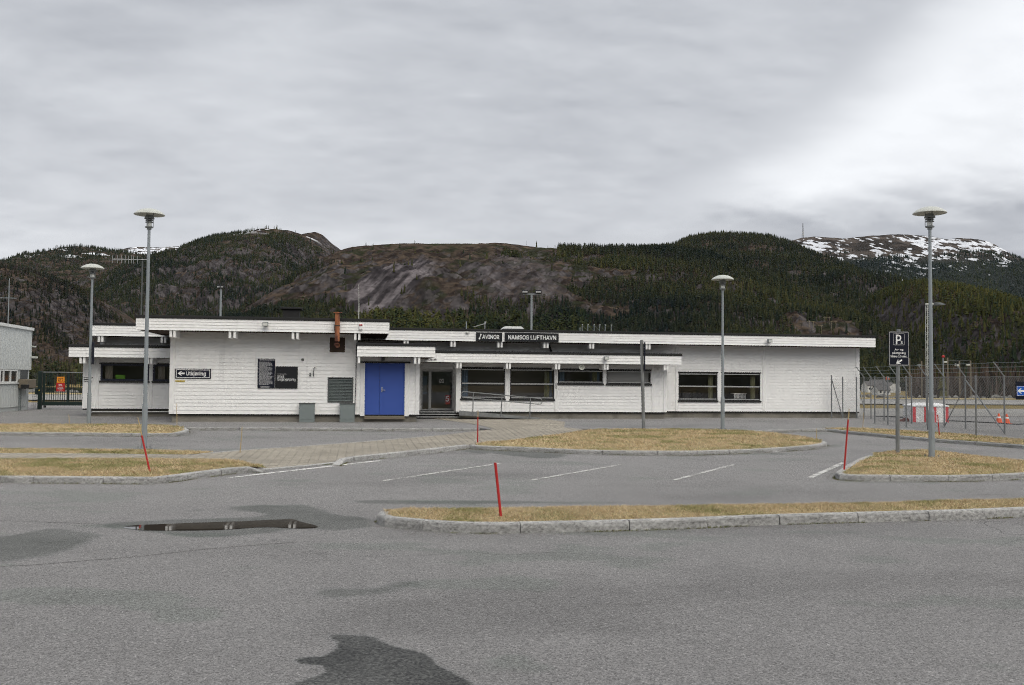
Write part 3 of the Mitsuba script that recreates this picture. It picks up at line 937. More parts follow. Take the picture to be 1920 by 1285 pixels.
def room(u0, u1, v0, depth, z0=Z0, z1=2.42, m='room_m'):
    """Dark room behind windows: floor, ceiling, side and back walls."""
    t = .06
    tp('interior', join(box(u0, u1, v0 + depth, v0 + depth + t, z0, z1), box(u0, u0 + t, v0 + .125, v0 + depth - .002, z0, z1), box(u1 - t, u1, v0 + .125, v0 + depth - .002, z0, z1),
                        box(u0, u1, v0 + .125, v0 + depth + t, z0 - .08, z0 - .002), box(u0, u1, v0 + .125, v0 + depth + t, z1 + .002, z1 + .05)), m)


def roof(u0, u1, v0, v1, zb, zt, cap=0.11, left=True, right=True, n=3):
    """Flat roof slab: dark soffit, black felt edge, white boarded fascia in front."""
    r = tp('roof', join(box(u0 + .03, u1 - .03, v0 + .03, v1, zb + .015, zt + .01)), 'soffit_m')
    scene[r + '__felt_edge'] = mikit.ply(bw(cbox(u0 - .035, u1 + .035, v0 - .045, v1 + .03, zt + .012, zt + cap, .012)), 'black_felt_m')
    fk = tp('fascia', join(box(u0 + .012, u1 - .012, v0 + .012, v0 + .028, zb, zt + .008), box(u0 + .012, u0 + .028, v0 + .03, v1, zb, zt + .008), box(u1 - .028, u1 - .012, v0 + .03, v1, zb, zt + .008)), 'white_m')
    boards(fk, u0, u1, zb, zt, v0 + .012, pitch=(zt - zb) / n, cut=True)
    # boarded ends
    for s, ue in ((-1, u0), (1, u1)):
        p_ = (zt - zb) / n
        for i in range(n):
            a, b = zb + i * p_ + .007, zb + (i + 1) * p_ - .001
            part(fk, 'board', bw(box(min(ue, ue - s * .010), max(ue, ue - s * .010), v0 + .014, v1, a, b)), 'white_m')
    return r


def rafters(us, v0, v1, zb, dz=0.25, w=0.085):
    for a in us:
        tp('rafter', cbox(a - w / 2, a + w / 2, v0 + .03, v1, zb - dz, zb + .012, .006), 'white_m')


def foundation(u0, u1, v0, v1, zl=-0.3):
    tp('foundation', box(u0 + .06, u1 - .06, v0 + .05, v1, zl, Z0 - .05), 'concrete_m')
    tp('base_flashing', cbox(u0 - .005, u1 + .005, v0 - .03, v0 + .10, Z0 - .048, Z0 - .004, .004), 'black_m')


# --- block with the signs (left) and the lower block with the blue door
Du0, Du1 = -6.907, -0.131
Fu1 = 2.217
lou = (-1.208, -0.254, 0.746, 1.692)
dr0 = (0.178, 1.68, 0.239, 2.249)
plate = (-1.154, -0.591, 2.644, 3.2)
wk = tp('wall', wall_panel(Du0 + .01, Du1, Z0, 3.33, DW, [lou]), 'white_m')
trim(Du0 - .03, Du0 + .15, Z0, 3.32, DW)
boards(wk, Du0 + .152, Du1 - .002, Z0, 3.32, DW, [lou, plate])
tp('wall', box(Du0 + .02, Du0 + .14, DW + .122, 43, Z0, 3.33), 'white_m')
tp('wall', box(Du1 - .12, Du1, DW + .122, 42, Z0, 3.33), 'white_m')
foundation(Du0, Fu1, DW, 43)
roof(-7.96, 1.043, DF, 44.5, 3.33, 3.752, .115, n=4)
rafters([-6.767, -6.638, -4.707, -4.538, -2.465, -2.302, -0.206, -0.060], DF, DW - .03, 3.33)
wf = tp('wall', wall_panel(Du1 + .002, Fu1 - .01, Z0, 2.47, DW, [(dr0[0], dr0[1], Z0 - .1, dr0[3])]), 'white_m')
trim(dr0[0] - .17, dr0[0] - .004, Z0 - .06, dr0[3] - .002, DW, .05)
trim(dr0[1] + .004, dr0[1] + .17, Z0 - .06, dr0[3] - .002, DW, .05)
trim(Fu1 - .13, Fu1 + .03, Z0, 2.46, DW)
boards(wf, Du1 + .004, Fu1 - .132, Z0, 2.46, DW, [(dr0[0] - .172, dr0[1] + .172, Z0 - .1, dr0[3] + .06)])
tp('head_flashing', cbox(dr0[0] - .22, dr0[1] + .22, DW - .075, DW + .02, dr0[3], dr0[3] + .05, .006), 'black_m')
tp('wall', box(Fu1 - .12, Fu1 - .004, DW + .122, 41.98, Z0, 2.47), 'white_m')
roof(-0.131, 2.763, FF, 41.0, 2.468, 2.862, .115, n=3)
rafters([-0.055, 2.021, 2.166], FF, DW - .03, 2.468)
# blue double door
door = tp('blue_door', join(cbox(dr0[0] + .002, dr0[0] + .05, DW - .02, DW + .08, dr0[2], dr0[3] - .004, .004), cbox(dr0[1] - .05, dr0[1] - .002, DW - .02, DW + .08, dr0[2], dr0[3] - .004, .004),
                            cbox(dr0[0] + .052, dr0[1] - .052, DW - .02, DW + .08, dr0[3] - .05, dr0[3] - .004, .004)), 'blue_door_m', label='royal blue double door of unequal leaves')
sp = dr0[0] + (dr0[1] - dr0[0]) * .37
scene[door + '__leaf'] = mikit.ply(bw(cbox(dr0[0] + .053, sp - .004, DW - .012, DW + .05, dr0[2] + .01, dr0[3] - .053, .006)), 'blue_door_m')
scene[door + '__leaf_001'] = mikit.ply(bw(cbox(sp + .004, dr0[1] - .053, DW - .012, DW + .05, dr0[2] + .01, dr0[3] - .053, .006)), 'blue_door_m')
scene[door + '__handle'] = mikit.ply(bw(join(rod([sp + .09, DW - .012, 1.22], [sp + .09, DW - .07, 1.22], .012), rod([sp + .09, DW - .07, 1.22], [sp + .21, DW - .07, 1.215], .011),
                                             cbox(sp + .07, sp + .11, DW - .018, DW - .011, 1.14, 1.34, .003))), 'alu_m')
tp('threshold', cbox(dr0[0] - .02, dr0[1] + .02, DW - .10, DW + .05, dr0[2] - .13, dr0[2] - .004, .008), 'wood_m')
tp('interior', join(box(dr0[0], dr0[1], DW + .2, DW + .25, Z0, dr0[3])), 'room_m')

# --- glazed front block (middle right)
Cu0, Cu1 = 4.014, 13.265
wins = [(4.231, 6.107, 0.846, 2.128, 1.485),
        (6.336, 8.249, 0.835, 2.127, 1.479),
        (8.423, 10.401, 1.525, 2.102, None),
        (10.575, 12.561, 1.519, 2.101, None)]
holes = [w[:4] for w in wins]
wc = tp('wall', wall_panel(Cu0 + .01, Cu1 - .01, Z0, 2.36, CW, holes), 'white_m')
tp('wall', box(Cu0 + .02, Cu0 + .14, CW + .122, 41.98, Z0, 2.36), 'white_m')
tp('wall', box(Cu1 - .14, Cu1 - .012, CW + .122, 41.98, Z0, 2.36), 'white_m')
t1, t2, t3 = wins[0][0], wins[1][1], wins[3][1]
for a, b, c, d in ((Cu0, wins[0][0] - .012, Z0 - .05, 2.34), (wins[0][1] + .012, wins[1][0] - .012, Z0, 2.34), (wins[1][1] + .012, wins[2][0] - .012, Z0, 2.34),
                   (wins[2][1] + .012, wins[3][0] - .012, wins[3][2] - .07, wins[3][3] + .05), (Cu1 - .13, Cu1 + .03, Z0, 2.34), (t3 + .05, t3 + .15, Z0, 2.34)):
    trim(a, b, c, d, CW)
bl_ = [(w[0] - .042, w[1] + .042, w[2] - .08, w[3] + .053) for w in wins]
bl_ += [(wins[0][1] + .008, wins[1][0] - .008, 0, 3), (wins[1][1] + .008, wins[2][0] - .008, 0, 3), (wins[2][1] - .03, wins[3][0] + .03, wins[3][2] - .075, wins[3][3] + .053), (t3 + .048, t3 + .152, 0, 3)]
boards(wc, wins[0][0] - .01, Cu1 - .132, Z0, 2.34, CW, bl_)
for w in wins:
    window(*w[:4], CW, transom=w[4])
room(Cu0 + .15, Cu1 - .15, CW, 1.32)
foundation(Cu0, Cu1, CW, 41.97)
roof(1.955, 13.666, CF, 41.96, 2.36, 2.73, .115, n=3)
rafters([3.988, 4.121, 6.072, 6.196, 8.172, 8.301, 10.281, 10.409, 12.938, 13.057], CF, CW - .03, 2.36)

# --- long main hall behind
Bu0, Bu1 = -10.638, 23.11
ent = (2.636, 4.035, Z0 - .02, 2.055)
bw_ = [(14.31, 16.148, 0.791, 2.038, 1.423),
       (16.353, 18.226, 0.782, 2.039, 1.424)]
wb = tp('wall', wall_panel(Bu0, Bu1 - .01, Z0, 3.29, BW, [w[:4] for w in bw_] + [ent]), 'white_m')
trim(Bu1 - .15, Bu1 + .03, Z0, 3.28, BW)
tz = 18.286
trim(tz + .06, tz + .17, Z0, 3.28, BW, .044)
trim(bw_[0][1] + .012, bw_[1][0] - .012, bw_[1][2] - .05, bw_[1][3] + .04, BW)
trim(Bu0 - .03, Bu0 + .15, 2.5, 3.28, BW)
trim(bw_[0][0] - .16, bw_[0][0] - .05, Z0, 3.28, BW, .044)
bb = [(w[0] - .042, w[1] + .042, w[2] - .08, w[3] + .053) for w in bw_] + [(tz + .058, tz + .172, 0, 4), (bw_[0][1] - .05, bw_[1][0] + .05, bw_[1][2] - .08, bw_[1][3] + .053), (bw_[0][0] - .162, bw_[0][0] - .048, 0, 4)]
boards(wb, Cu1 + .01, Bu1 - .152, Z0, 3.28, BW, bb)
boards(wb, Bu0 + .152, Cu1 + .008, 2.62, 3.28, BW)
boards(wb, Fu1 + .01, Cu0 + .01, ent[3] + .10, 2.60, BW)
boards(wb, ent[1] + .05, Cu0 + .01, Z0, ent[3] + .095, BW)
tp('wall', box(Bu1 - .14, Bu1 - .012, BW + .122, 54, Z0, 3.29), 'white_m')
tp('wall', box(Bu0, Bu0 + .12, BW + .122, 54, Z0, 3.29), 'white_m')
tp('wall', box(Bu0, Bu1, 54.002, 54.1, Z0, 3.29), 'white_m')
for w in bw_:
    window(*w[:4], BW, transom=w[4])
room(bw_[0][0] - .5, bw_[1][1] + .5, BW, 3.2, z1=2.6)
foundation(13.723 - .3, Bu1, BW, 54)
tp('foundation', box(Bu0, Cu1, 43.1, 54, -.3, Z0 - .05), 'concrete_m')
roof(-10.862, 23.456, BF, 54.6, 3.295, 3.722, .105, n=4)
rafters([-10.519, -10.387, -8.065, -7.929, 1.847, 1.982, 3.856, 3.992, 5.897, 6.037, 7.926, 8.064, 9.973, 10.107, 12.540, 12.675], BF, BW - .03, 3.295)
# entrance: floor, aluminium frame, glass
fl = tp('porch_floor', box(Fu1 + .002, Cu0 - .002, 40.7, 41.97, Z0 - .16, Z0 - .03), 'grey_dark_m')
e0, e1, ez = ent[0], ent[1], ent[3]
m0 = 3.042
ef = tp('entrance_door', join(*[cbox(a, b, BW - .03, BW + .05, c, d, .004) for a, b, c, d in ((e0, e0 + .05, Z0, ez), (e1 - .06, e1, Z0, ez), (e0 + .052, e1 - .062, ez - .07, ez), (m0 - .09, m0 + .03, Z0, ez - .072),
                                                                                               (m0 + .032, e1 - .062, Z0, Z0 + .10), (e0 + .052, m0 - .092, Z0, Z0 + .06))]), 'alu_m', label='grey aluminium framed glass entrance door')
for a, b, c in ((e0 + .04, m0 - .08, Z0 + .05), (m0 + .02, e1 - .05, Z0 + .09)):
    v = np.array([[a, BW + .01, c], [b, BW + .01, c], [b, BW + .01, ez - .06], [a, BW + .01, ez - .06]])
    scene[piece(ef, 'pane')] = mikit.ply(bw((v, [[0, 1, 2], [0, 2, 3]])), 'glass_m')
scene[ef + '__handle'] = mikit.ply(bw(rod([e1 - .10, BW - .07, 1.0], [e1 - .10, BW - .07, 1.5], .012)), 'black_m')
room(e0 - .4, e1 + .4, BW, 2.2, z1=2.55, m='hallway_m')
# --- low block at the left end
Eu0, Eu1 = -10.91, Du0 + .4
ewins = [(-10.284, -8.425, 1.479, 2.15), (-8.271, Eu1 + .8, 1.475, 2.144)]
we = tp('wall', wall_panel(Eu0 + .01, Eu1 + 1.2, .36, 2.40, EW, ewins), 'white_m')
trim(Eu0 - .03, Eu0 + .17, .36, 2.39, EW)
trim(ewins[0][0] - .16, ewins[0][0] - .05, .36, 2.39, EW, .044)
trim(ewins[0][1] + .012, ewins[1][0] - .012, .36, 2.39, EW)
boards(we, Eu0 + .172, Eu1 + .5, .36, 2.39, EW, [(w[0] - .042, w[1] + .042, w[2] - .08, w[3] + .053) for w in ewins] + [(ewins[0][0] - .162, ewins[0][0] - .048, 0, 3), (ewins[0][1] + .008, ewins[1][0] - .008, 0, 3)])
for w in ewins:
    window(*w, EW, frame='navy_frame_m')
room(Eu0 + .2, Eu1 + 1.2, EW, 1.32, z0=.36, z1=2.42)
tp('wall', box(Eu0 + .02, Eu0 + .14, EW + .122, 44, .36, 2.40), 'white_m')
tp('foundation', box(Eu0 + .25, Eu1 + .5, EW + .06, 44, -.3, .30), 'concrete_m')
tp('base_flashing', cbox(Eu0 - .005, Eu1, EW - .03, EW + .10, .305, .356, .004), 'black_m')
roof(-11.25, -7.378, EF, 41.96, 2.40, 2.785, .115, n=3)
rafters([-10.823, -10.685, -8.296, -8.172], EF, EW - .03, 2.40)
tp('waste_pipe', tube([[Eu0 + .28, EW - .02, -.12], [Eu0 + .28, EW - .02, .17], [Eu0 + .36, EW - .02, .23], [Eu1, EW - .02, .245]], .03, 8), 'alu_m', smooth=40)
# louvre, downpipes, small fittings
lv = tp('ventilation_grille', join(*[cbox(a, b, DW - .045, DW + .06, c, d, .004) for a, b, c, d in ((lou[0], lou[0] + .04, lou[2], lou[3]), (lou[1] - .04, lou[1], lou[2], lou[3]), (lou[0] + .041, lou[1] - .041, lou[3] - .04, lou[3]), (lou[0] + .041, lou[1] - .041, lou[2], lou[2] + .04))]), 'grey_dark_m', label='dark grey louvred grille')
n = 15
for i in range(n):
    zc = lou[2] + .05 + (lou[3] - lou[2] - .1) * (i + .5) / n
    v, f = box(lou[0] + .041, lou[1] - .041, -.003, .003, -.04, .04)
    v = np.column_stack([v[:, 0], DW + v[:, 2] * .85, zc + v[:, 1] * .5 + v[:, 2] * .55])
    scene[piece(lv, 'slat')] = mikit.ply(bw((v, f)), 'grey_paint_m')
scene[lv + '__back'] = mikit.ply(bw(box(lou[0], lou[1], DW + .09, DW + .1, lou[2], lou[3])), 'black_m')
tp('downpipe', tube([[Du1 - .03, DW - .045, 2.95], [Du1 - .03, DW - .045, 1.5], [Du1 - .06, DW - .045, .25]], .014, 6), 'black_m')
tp('downpipe', rod([8.209, 3.249][:1] + [BW - .25] + [3.249], [8.4, BW - .1, 2.886], .05), 'black_m')
tp('keypad', cbox(8.294, 8.365, CW - .06, CW - .036, 1.288, 1.517, .003), 'sign_grey_m')
tp('door_sensor', cbox(0.784, 0.913, DW - .20, DW - .03, 2.333, 2.463, .01), 'grey_dark_m')
tp('tap', join(tube([[-1.741, DW - .10, 1.717], [-1.73, DW - .11, 1.998], [-1.689, DW - .13, 2.052], [-1.64, DW - .14, 2.019]], .018, 6),
               cbox(-1.888, -1.837, DW - .08, DW - .03, 1.716, 1.846, .01)), 'grey_dark_m')
tp('tap', lathe([(.001, -.05), (.05, -.03), (.05, .03), (.001, .05)], 10, (-2.152, DW - .04, 2.345)), 'grey_dark_m')
# exhaust pipe with its wall plate
ex = tp('exhaust_pipe', tube([[-0.865, DW - .02, 2.891], [-0.865, 36.0 - .22, 2.891], [-0.856, 35.82 - .04, 2.916], [-0.856, 35.78, 3.014], [-0.86, 35.78, 4.045]], .092, 14), 'rust_m', 40, label='rusty red exhaust pipe rising past the roof edge')
scene[ex + '__wall_plate'] = mikit.ply(bw(cbox(plate[0], plate[1], DW - .035, DW + .01, plate[2], plate[3], .006)), 'soffit_m')
scene[ex + '__cap'] = mikit.ply(bw(lathe([(.001, .035), (.16, .02), (.165, 0), (.001, -.01)], 16, (-0.844, 35.78, 4.055))), 'rust_m')
scene[ex + '__clamp'] = mikit.ply(bw(join(lathe([(.095, -.02), (.108, -.02), (.108, .02), (.095, .02)], 14, (-0.863, 35.78, 3.583)), cbox(-0.972, -0.934, 35.76, 36.0, 3.405, 3.621, .004))), 'soffit_m')

# --- things on and in front of the terminal
def board_sign(name, label, v0, x0, x1, z0, z1, m='charcoal_m', cat='sign', thick=.03, border=None, bm='sign_white_m'):
    k = thing(name, label, cat)
    part(k, 'panel', bw(cbox(x0, x1, v0 - thick, v0, z0, z1, .004)), m)
    if border:
        b, o = border
        fr = sg.box(x0 + o, z0 + o, x1 - o, z1 - o).buffer(-.02).buffer(.02)
        fr = fr.difference(fr.buffer(-b))
        part(k, 'border', bw(upright(prism(fr, 0, .003), 0, v0 - thick - .001, 0)), bm)
    return k


def write(k, text, u, v, z, h, width=None, m='sign_white_m', align='l', bold=True, label=None):
    part(k, 'lettering', bw(upright(words(text, h, width, bold, .003, align), u, v, z)), m, label=label)


def arrow_left(w, h):
    return sg.Polygon([(0, 0), (w * .45, h / 2), (w * .62, h / 2), (w * .38, h * .17), (w, h * .17), (w, -h * .17), (w * .38, -h * .17), (w * .62, -h / 2), (w * .45, -h / 2)])


s = board_sign('roof_sign', 'short black fascia sign with white company name', BF - .03, 4.906, 6.033, 3.307, 3.687)
write(s, 'AVINOR', 5.167, BF - .064, 3.407, 3.578 - 3.407, 5.912 - 5.167)
lx0, lz0, lx1, lz1 = 5.049, 3.416, 5.109, 3.587
em = sg.LineString([(lx0, lz0), (lx1, lz1)]).buffer(.014).union(sg.Point(lx0, lz0).buffer(.036)).union(sg.Point(lx1, lz1).buffer(.036))
part(s, 'emblem', bw(upright(prism(em, 0, .003), 0, BF - .064, 0)), 'sign_white_m')
s = board_sign('roof_sign', 'long black fascia sign with the white airport name', BF - .03, 6.156, 8.534, 3.306, 3.693)
write(s, 'NAMSOS LUFTHAVN', 6.298, BF - .064, 3.407, 3.585 - 3.407, 8.416 - 6.298)
s = board_sign('direction_sign', 'black exit sign with a white left arrow and thin white border', DW - .03, -6.739, -5.467, 1.599, 1.96, 'navy_m', border=(.022, .03))
write(s, 'Utkjøring', -6.35, DW - .064, 1.718, 1.856 - 1.718, -5.64 - -6.35)
part(s, 'arrow', bw(upright(prism(arrow_left(.25, .17), 0, .003), -6.645, DW - .064, 1.784)), 'sign_white_m')
solo('name_plate', 'thin yellow strip plate below the exit sign', 'sign', bw(cbox(-6.733, -6.392, DW - .045, DW - .028, 1.479, 1.53, .003)), 'yellow_m')
s = board_sign('notice_board', 'tall black notice board closely printed with white text', DW - .03, -3.783, -3.16, 1.26, 2.362, 'navy_m')
a, b, top, bot = -3.729, -3.205, 2.25, 1.383
rows = []
for i in range(21):
    zc = top + (bot - top) * (i + .5) / 21
    x = a + (.0 if i % 3 else -.02)
    end = b - (rng.uniform(0, .08) if i % 4 else rng.uniform(.12, .28))
    while x < end - .03:
        w = rng.uniform(.025, .085)
        rows.append(box(x, min(x + w, end), DW - .0635, DW - .0605, zc - .011, zc + .012))
        x += w + .014
rows += [box(a + .01 + i * .094, a + .085 + i * .094, DW - .0635, DW - .0605, top + .05, top + .085) for i in range(6)]
rows += [box(a + .06 + i * .055, a + .105 + i * .055, DW - .0635, DW - .0605, bot - .10, bot - .055) for i in range(6)]
part(s, 'small_print', bw(join(*rows)), 'sign_grey_m', kind='stuff')
s = board_sign('notice_board', 'square black board asking drivers not to idle their engines', DW - .03, -3.142, -2.32, 1.257, 2.084, 'charcoal_m')
write(s, 'Unngå', -3.072, DW - .064, 1.66, .095, -2.819 - -3.072, bold=False)
write(s, 'tomgangskjøring', -3.072, DW - .064, 1.548, .095, -2.399 - -3.072, bold=False)
write(s, 'For miljø og helse', -3.065, DW - .064, 1.778, .035, -2.737 - -3.065, 'sign_grey_m', bold=False)
s = board_sign('airline_sign', 'white airline name panel half hidden behind the low canopy', CF - .02, 2.632, 3.426, 2.361, 2.7, 'sign_white_m')
write(s, 'Widerøe', 2.644, CF - .054, 2.417, .105, 3.099 - 2.643, 'charcoal_m')
s = board_sign('notice_board', 'small white notice with three black lines at the left corner', EW - .04, -10.916, -10.553, 1.406, 1.625, 'sign_white_m', thick=.012)
x0, x1 = -10.903, -10.565
part(s, 'small_print', bw(join(*[box(x0, x1 - (.0, .12, .03)[i], EW - .056, EW - .0525, zc - .018, zc + .018) for i, zc in enumerate([1.589, 1.519, 1.449])])), 'charcoal_m', kind='stuff')

for i, (_, lab) in enumerate([(0, 'left grey meter cabinet below the square black board'), (1, 'right grey meter cabinet below the louvred grille')]):
    x0, x1 = [(-2.228, -1.669), (-0.74, -0.188)][i]
    z1 = [0.721, 0.724][i]
    k = thing('meter_cabinet', lab, 'cabinet', 'grey cabinets against the wall')
    part(k, 'body', bw(cbox(x0, x1, DW - .36, DW - .03, 0.0, z1 - .035, .008)), 'grey_paint_m')
    part(k, 'lid', bw(cbox(x0 - .015, x1 + .015, DW - .385, DW - .03, z1 - .033, z1, .006)), 'grey_dark_m')
    part(k, 'door', bw(cbox(x0 + .03, x1 - .03, DW - .372, DW - .361, .10, z1 - .16, .004)), 'grey_paint_m')
    part(k, 'hinge', bw(rod([x0 + .18, DW - .375, z1 + .004], [x0 + .24, DW - .375, z1 + .004], .012)), 'black_m')
    part(k, 'hinge', bw(rod([x1 - .24, DW - .375, z1 + .004], [x1 - .18, DW - .375, z1 + .004], .012)), 'black_m')


def floodlight(label, v0, px_u, zc, w=.20, m='lamp_grey_m'):
    k = thing('wall_floodlight', label, 'floodlight', None)
    part(k, 'housing', bw(cbox(px_u - w / 2, px_u + w / 2, v0 - .26, v0 - .10, zc - .06, zc + .09, .012)), m)
    part(k, 'glass', bw(cbox(px_u - w / 2 + .02, px_u + w / 2 - .02, v0 - .268, v0 - .261, zc - .05, zc + .055, .003)), 'opal_m')
    part(k, 'bracket', bw(join(rod([px_u, v0 - .12, zc], [px_u, v0 + .01, zc - .01], .018), cbox(px_u - .05, px_u + .05, v0 - .03, v0, zc - .06, zc + .06, .004))), 'grey_dark_m')


floodlight('small grey floodlight on the left roof fascia', DF, -3.433, 3.583, .2)
floodlight('small grey floodlight on the fascia above the small windows', CF, 10.292, 2.586, .2)
floodlight('small grey floodlight on the long roof fascia at the right', BF, 18.222, 3.494, .2)
k = thing('loudspeaker', 'white horn loudspeaker hanging under the eaves', 'loudspeaker')
pu, pz = 9.294, 2.208
v, f = lathe([(.02, -.22), (.035, -.2), (.05, -.1), (.07, -.02), (.12, .06), (.125, .065), (.11, .062), (.05, -.05), (.001, -.06)], 18)
part(k, 'horn', bw((np.column_stack([pu + v[:, 0], 39.9 - v[:, 2], pz + v[:, 1] * .85]), f)), 'lamp_white_m', 40)
part(k, 'bracket', bw(rod([pu, 40.0, pz], [pu, 40.0, 2.37], .016)), 'grey_dark_m')
k = thing('alarm_beacon', 'white siren box with two red lamps on the left fascia', 'alarm')
pu, pz = -0.006, 3.544
part(k, 'box', bw(cbox(pu - .07, pu + .07, DF - .10, DF - .015, pz - .09, pz + .14, .02)), 'sign_white_m')
for i, dx in enumerate((-.032, .032)):
    v, f = tri(trimesh.creation.icosphere(2, .032))
    part(k, 'red_lamp', bw((v + [pu + dx, DF - .105, pz + .085], f)), 'red_m', True)
k = thing('fascia_lamp', 'small round white lamp left of the fascia signs', 'lamp')
v, f = tri(trimesh.creation.icosphere(2, .06))
part(k, 'globe', bw((v * [1.3, 1, .8] + [4.519, BF - .05, 3.665], f)), 'opal_m', True)

# entrance steps, ramp
k = thing('entrance_steps', 'dark metal grating steps up to the glass entrance door', 'steps')
s0, s1 = Fu1 + .03, 4.136
for i, (va, vb, zt) in enumerate(((40.62, 41.3, .285), (40.3, 40.61, .19), (39.98, 40.29, .095))):
    part(k, 'tread', bw(join(cbox(s0, s1 if i else Cu0 - .03, va, vb, zt - .03, zt, .006), *[box(s0 + .02, (s1 if i else Cu0 - .03) - .02, va + .03 + j * .09, va + .06 + j * .09, zt + .001, zt + .008) for j in range(3)])), 'grey_dark_m')
    part(k, 'nosing', bw(cbox(s0, s1 if i else Cu0 - .03, va - .016, va - .002, zt - .035, zt + .006, .003)), 'alu_m')
for u_ in (s0, s1 - .02):
    part(k, 'stringer', bw((lambda m: (np.column_stack([u_ + m[0][:, 2], m[0][:, 0], m[0][:, 1]]), m[1]))(prism([(39.99, 0.0), (40.58, 0.0), (40.58, .25), (40.3, .155), (39.99, .06)], 0, .02))), 'grey_dark_m')
k = thing('wheelchair_ramp', 'galvanised wheelchair ramp with a looped handrail along the white wall', 'ramp')
ra, rb = 4.039, 7.432
zra, zrb = .30, .02
rv0, rv1 = 39.4, 40.5


def ramp_z(u_):
    return zra + (zrb - zra) * (u_ - ra) / (rb - ra)


v = np.array([[u_, v_, ramp_z(u_) - d] for u_ in (ra, rb) for v_ in (rv0 + .04, rv1) for d in (0.05, 0)])
f = box(0, 1, 0, 1, 0, 1)[1]
part(k, 'deck', bw((v, f)), 'galv_m')
v = np.array([[u_, v_, ramp_z(u_) + d] for u_ in (ra, rb) for v_ in (rv0, rv0 + .036) for d in (-.13 if u_ == ra else -.02, .07)])
part(k, 'edge_beam', bw((v, f)), 'galv_m')
for px in [4.588, 5.776, 6.976]:
    part(k, 'post', bw(rod([px, rv0 - .02, ramp_z(px) - .06], [px + .03, rv0 - .02, ramp_z(px) + .86], .022, 8)), 'galv_m', True)
h0, h1 = 4.231, 7.381
top = [[u_, rv0 - .02, ramp_z(u_) + .86] for u_ in np.linspace(h0, h1, 8)]
low = [[u_, rv0 - .02, ramp_z(u_) + .62] for u_ in np.linspace(h1, h0, 8)]
arc = lambda u_, s, zt, zl: [[u_ + s * .12 * math.sin(t), rv0 - .02, (zt + zl) / 2 + (zt - zl) / 2 * math.cos(t)] for t in np.linspace(.35, math.pi - .35, 6)]
loop = top + arc(h1, 1, ramp_z(h1) + .86, ramp_z(h1) + .62) + low + arc(h0, -1, ramp_z(h0) + .86, ramp_z(h0) + .62)[::-1] + [top[0]]
part(k, 'handrail', bw(tube(loop, .021, 8, cap=False)), 'galv_m', True)
solo('door_poster', 'red poster with a white figure five behind the entrance glass', 'poster', bw(cbox(3.7, 3.911, BW + .05, BW + .06, 0.551, 0.96, .003)), 'red_m')
pk = 'door_poster'
part(pk, 'lettering', bw(upright(words('5-', .22, None, True, .003), 3.709, BW + .047, 0.691)), 'sign_white_m')
k = thing('door_sticker', 'small white square sticker with a black round symbol on the glass door', 'sticker')
du, dz = 3.519, 1.575
part(k, 'square', bw(cbox(du - .09, du + .09, BW - .012, BW - .002, dz - .09, dz + .09, .002)), 'sign_white_m')
part(k, 'symbol', bw(upright(prism(sg.Point(0, 0).buffer(.07).difference(sg.Point(0, 0).buffer(.035)).union(sg.box(-.012, -.05, .012, .05)), 0, .002), du, BW - .013, dz)), 'black_m')
solo('timetable_poster', 'pale blue sheet behind the side glass of the entrance', 'poster', bw(cbox(2.617, 2.897, BW + .07, BW + .08, 1.0, 1.769, .002)), 'curtain_blue_m')


def curtain(label, u0, u1, z0, z1, v0, m):
    n = max(8, int((u1 - u0) / .02))
    x = np.linspace(u0, u1, n)
    y = v0 + .028 * np.sin((x - u0) * 2 * np.pi / .11) + .008 * np.sin(x * 31)
    v = np.array([[a, b, c] for c in (z0, z1) for a, b in zip(x, y)])
    v2 = v + [0, .004, 0]
    f = []
    for i in range(n - 1):
        f += [[i, i + 1, n + i + 1], [i, n + i + 1, n + i]]
    f = np.array(f)
    solo('curtain', label, 'curtain', bw(join((v, f), (v2, f[:, ::-1]))), m)


w1, w2, w3, w4 = wins
curtain('blue curtain at the left of the first tall window', w1[0] + .05, w1[0] + .32, w1[2], w1[3], CW + .24, 'curtain_blue_m')
curtain('yellow green curtain at the right of the second tall window', w2[1] - .38, w2[1] - .16, w2[2], w2[3], CW + .24, 'curtain_green_m')
curtain('narrow blue curtain beside the yellow green one in the second tall window', w2[1] - .15, w2[1] - .04, w2[2], w2[3], CW + .26, 'curtain_blue_m')
curtain('pale blue curtain at the left of the first small window', w3[0] + .06, w3[0] + .34, w3[2], w3[3], CW + .24, 'curtain_blue_m')
curtain('yellow green curtain at the right of the first small window', w3[1] - .40, w3[1] - .2, w3[2], w3[3], CW + .24, 'curtain_green_m')
curtain('narrow blue curtain at the right of the first small window', w3[1] - .19, w3[1] - .06, w3[2], w3[3], CW + .26, 'curtain_blue_m')
curtain('olive curtain at the right of the first hall window', bw_[0][1] - .33, bw_[0][1] - .12, bw_[0][2], bw_[0][3], BW + .24, 'curtain_green_m')
curtain('olive curtain at the right of the second hall window', bw_[1][1] - .36, bw_[1][1] - .14, bw_[1][2], bw_[1][3], BW + .24, 'curtain_green_m')
curtain('pale curtain at the left of the navy framed window', ewins[0][0] + .12, ewins[0][0] + .4, ewins[0][2], ewins[0][3], EW + .26, 'curtain_pale_m')
curtain('pale curtain in the navy framed window at the wall corner', ewins[1][0] + .14, ewins[1][0] + .4, ewins[1][2], ewins[1][3], EW + .26, 'curtain_pale_m')
solo('roller_blind', 'grey roller blind closing the last small window', 'blind', bw(cbox(w4[0] + .06, w4[1] - .06, CW + .14, CW + .15, w4[2] + .05, w4[3] - .05, .002)), 'blind_m')
solo('document_tray', 'bright green document box standing inside the navy framed window', 'box', bw(cbox(-9.783, -9.424, EW + .3, EW + .42, 1.526, 1.716, .01)), 'lime_m')
k = thing('white_crate', 'white slatted crate inside the second hall window', 'crate')
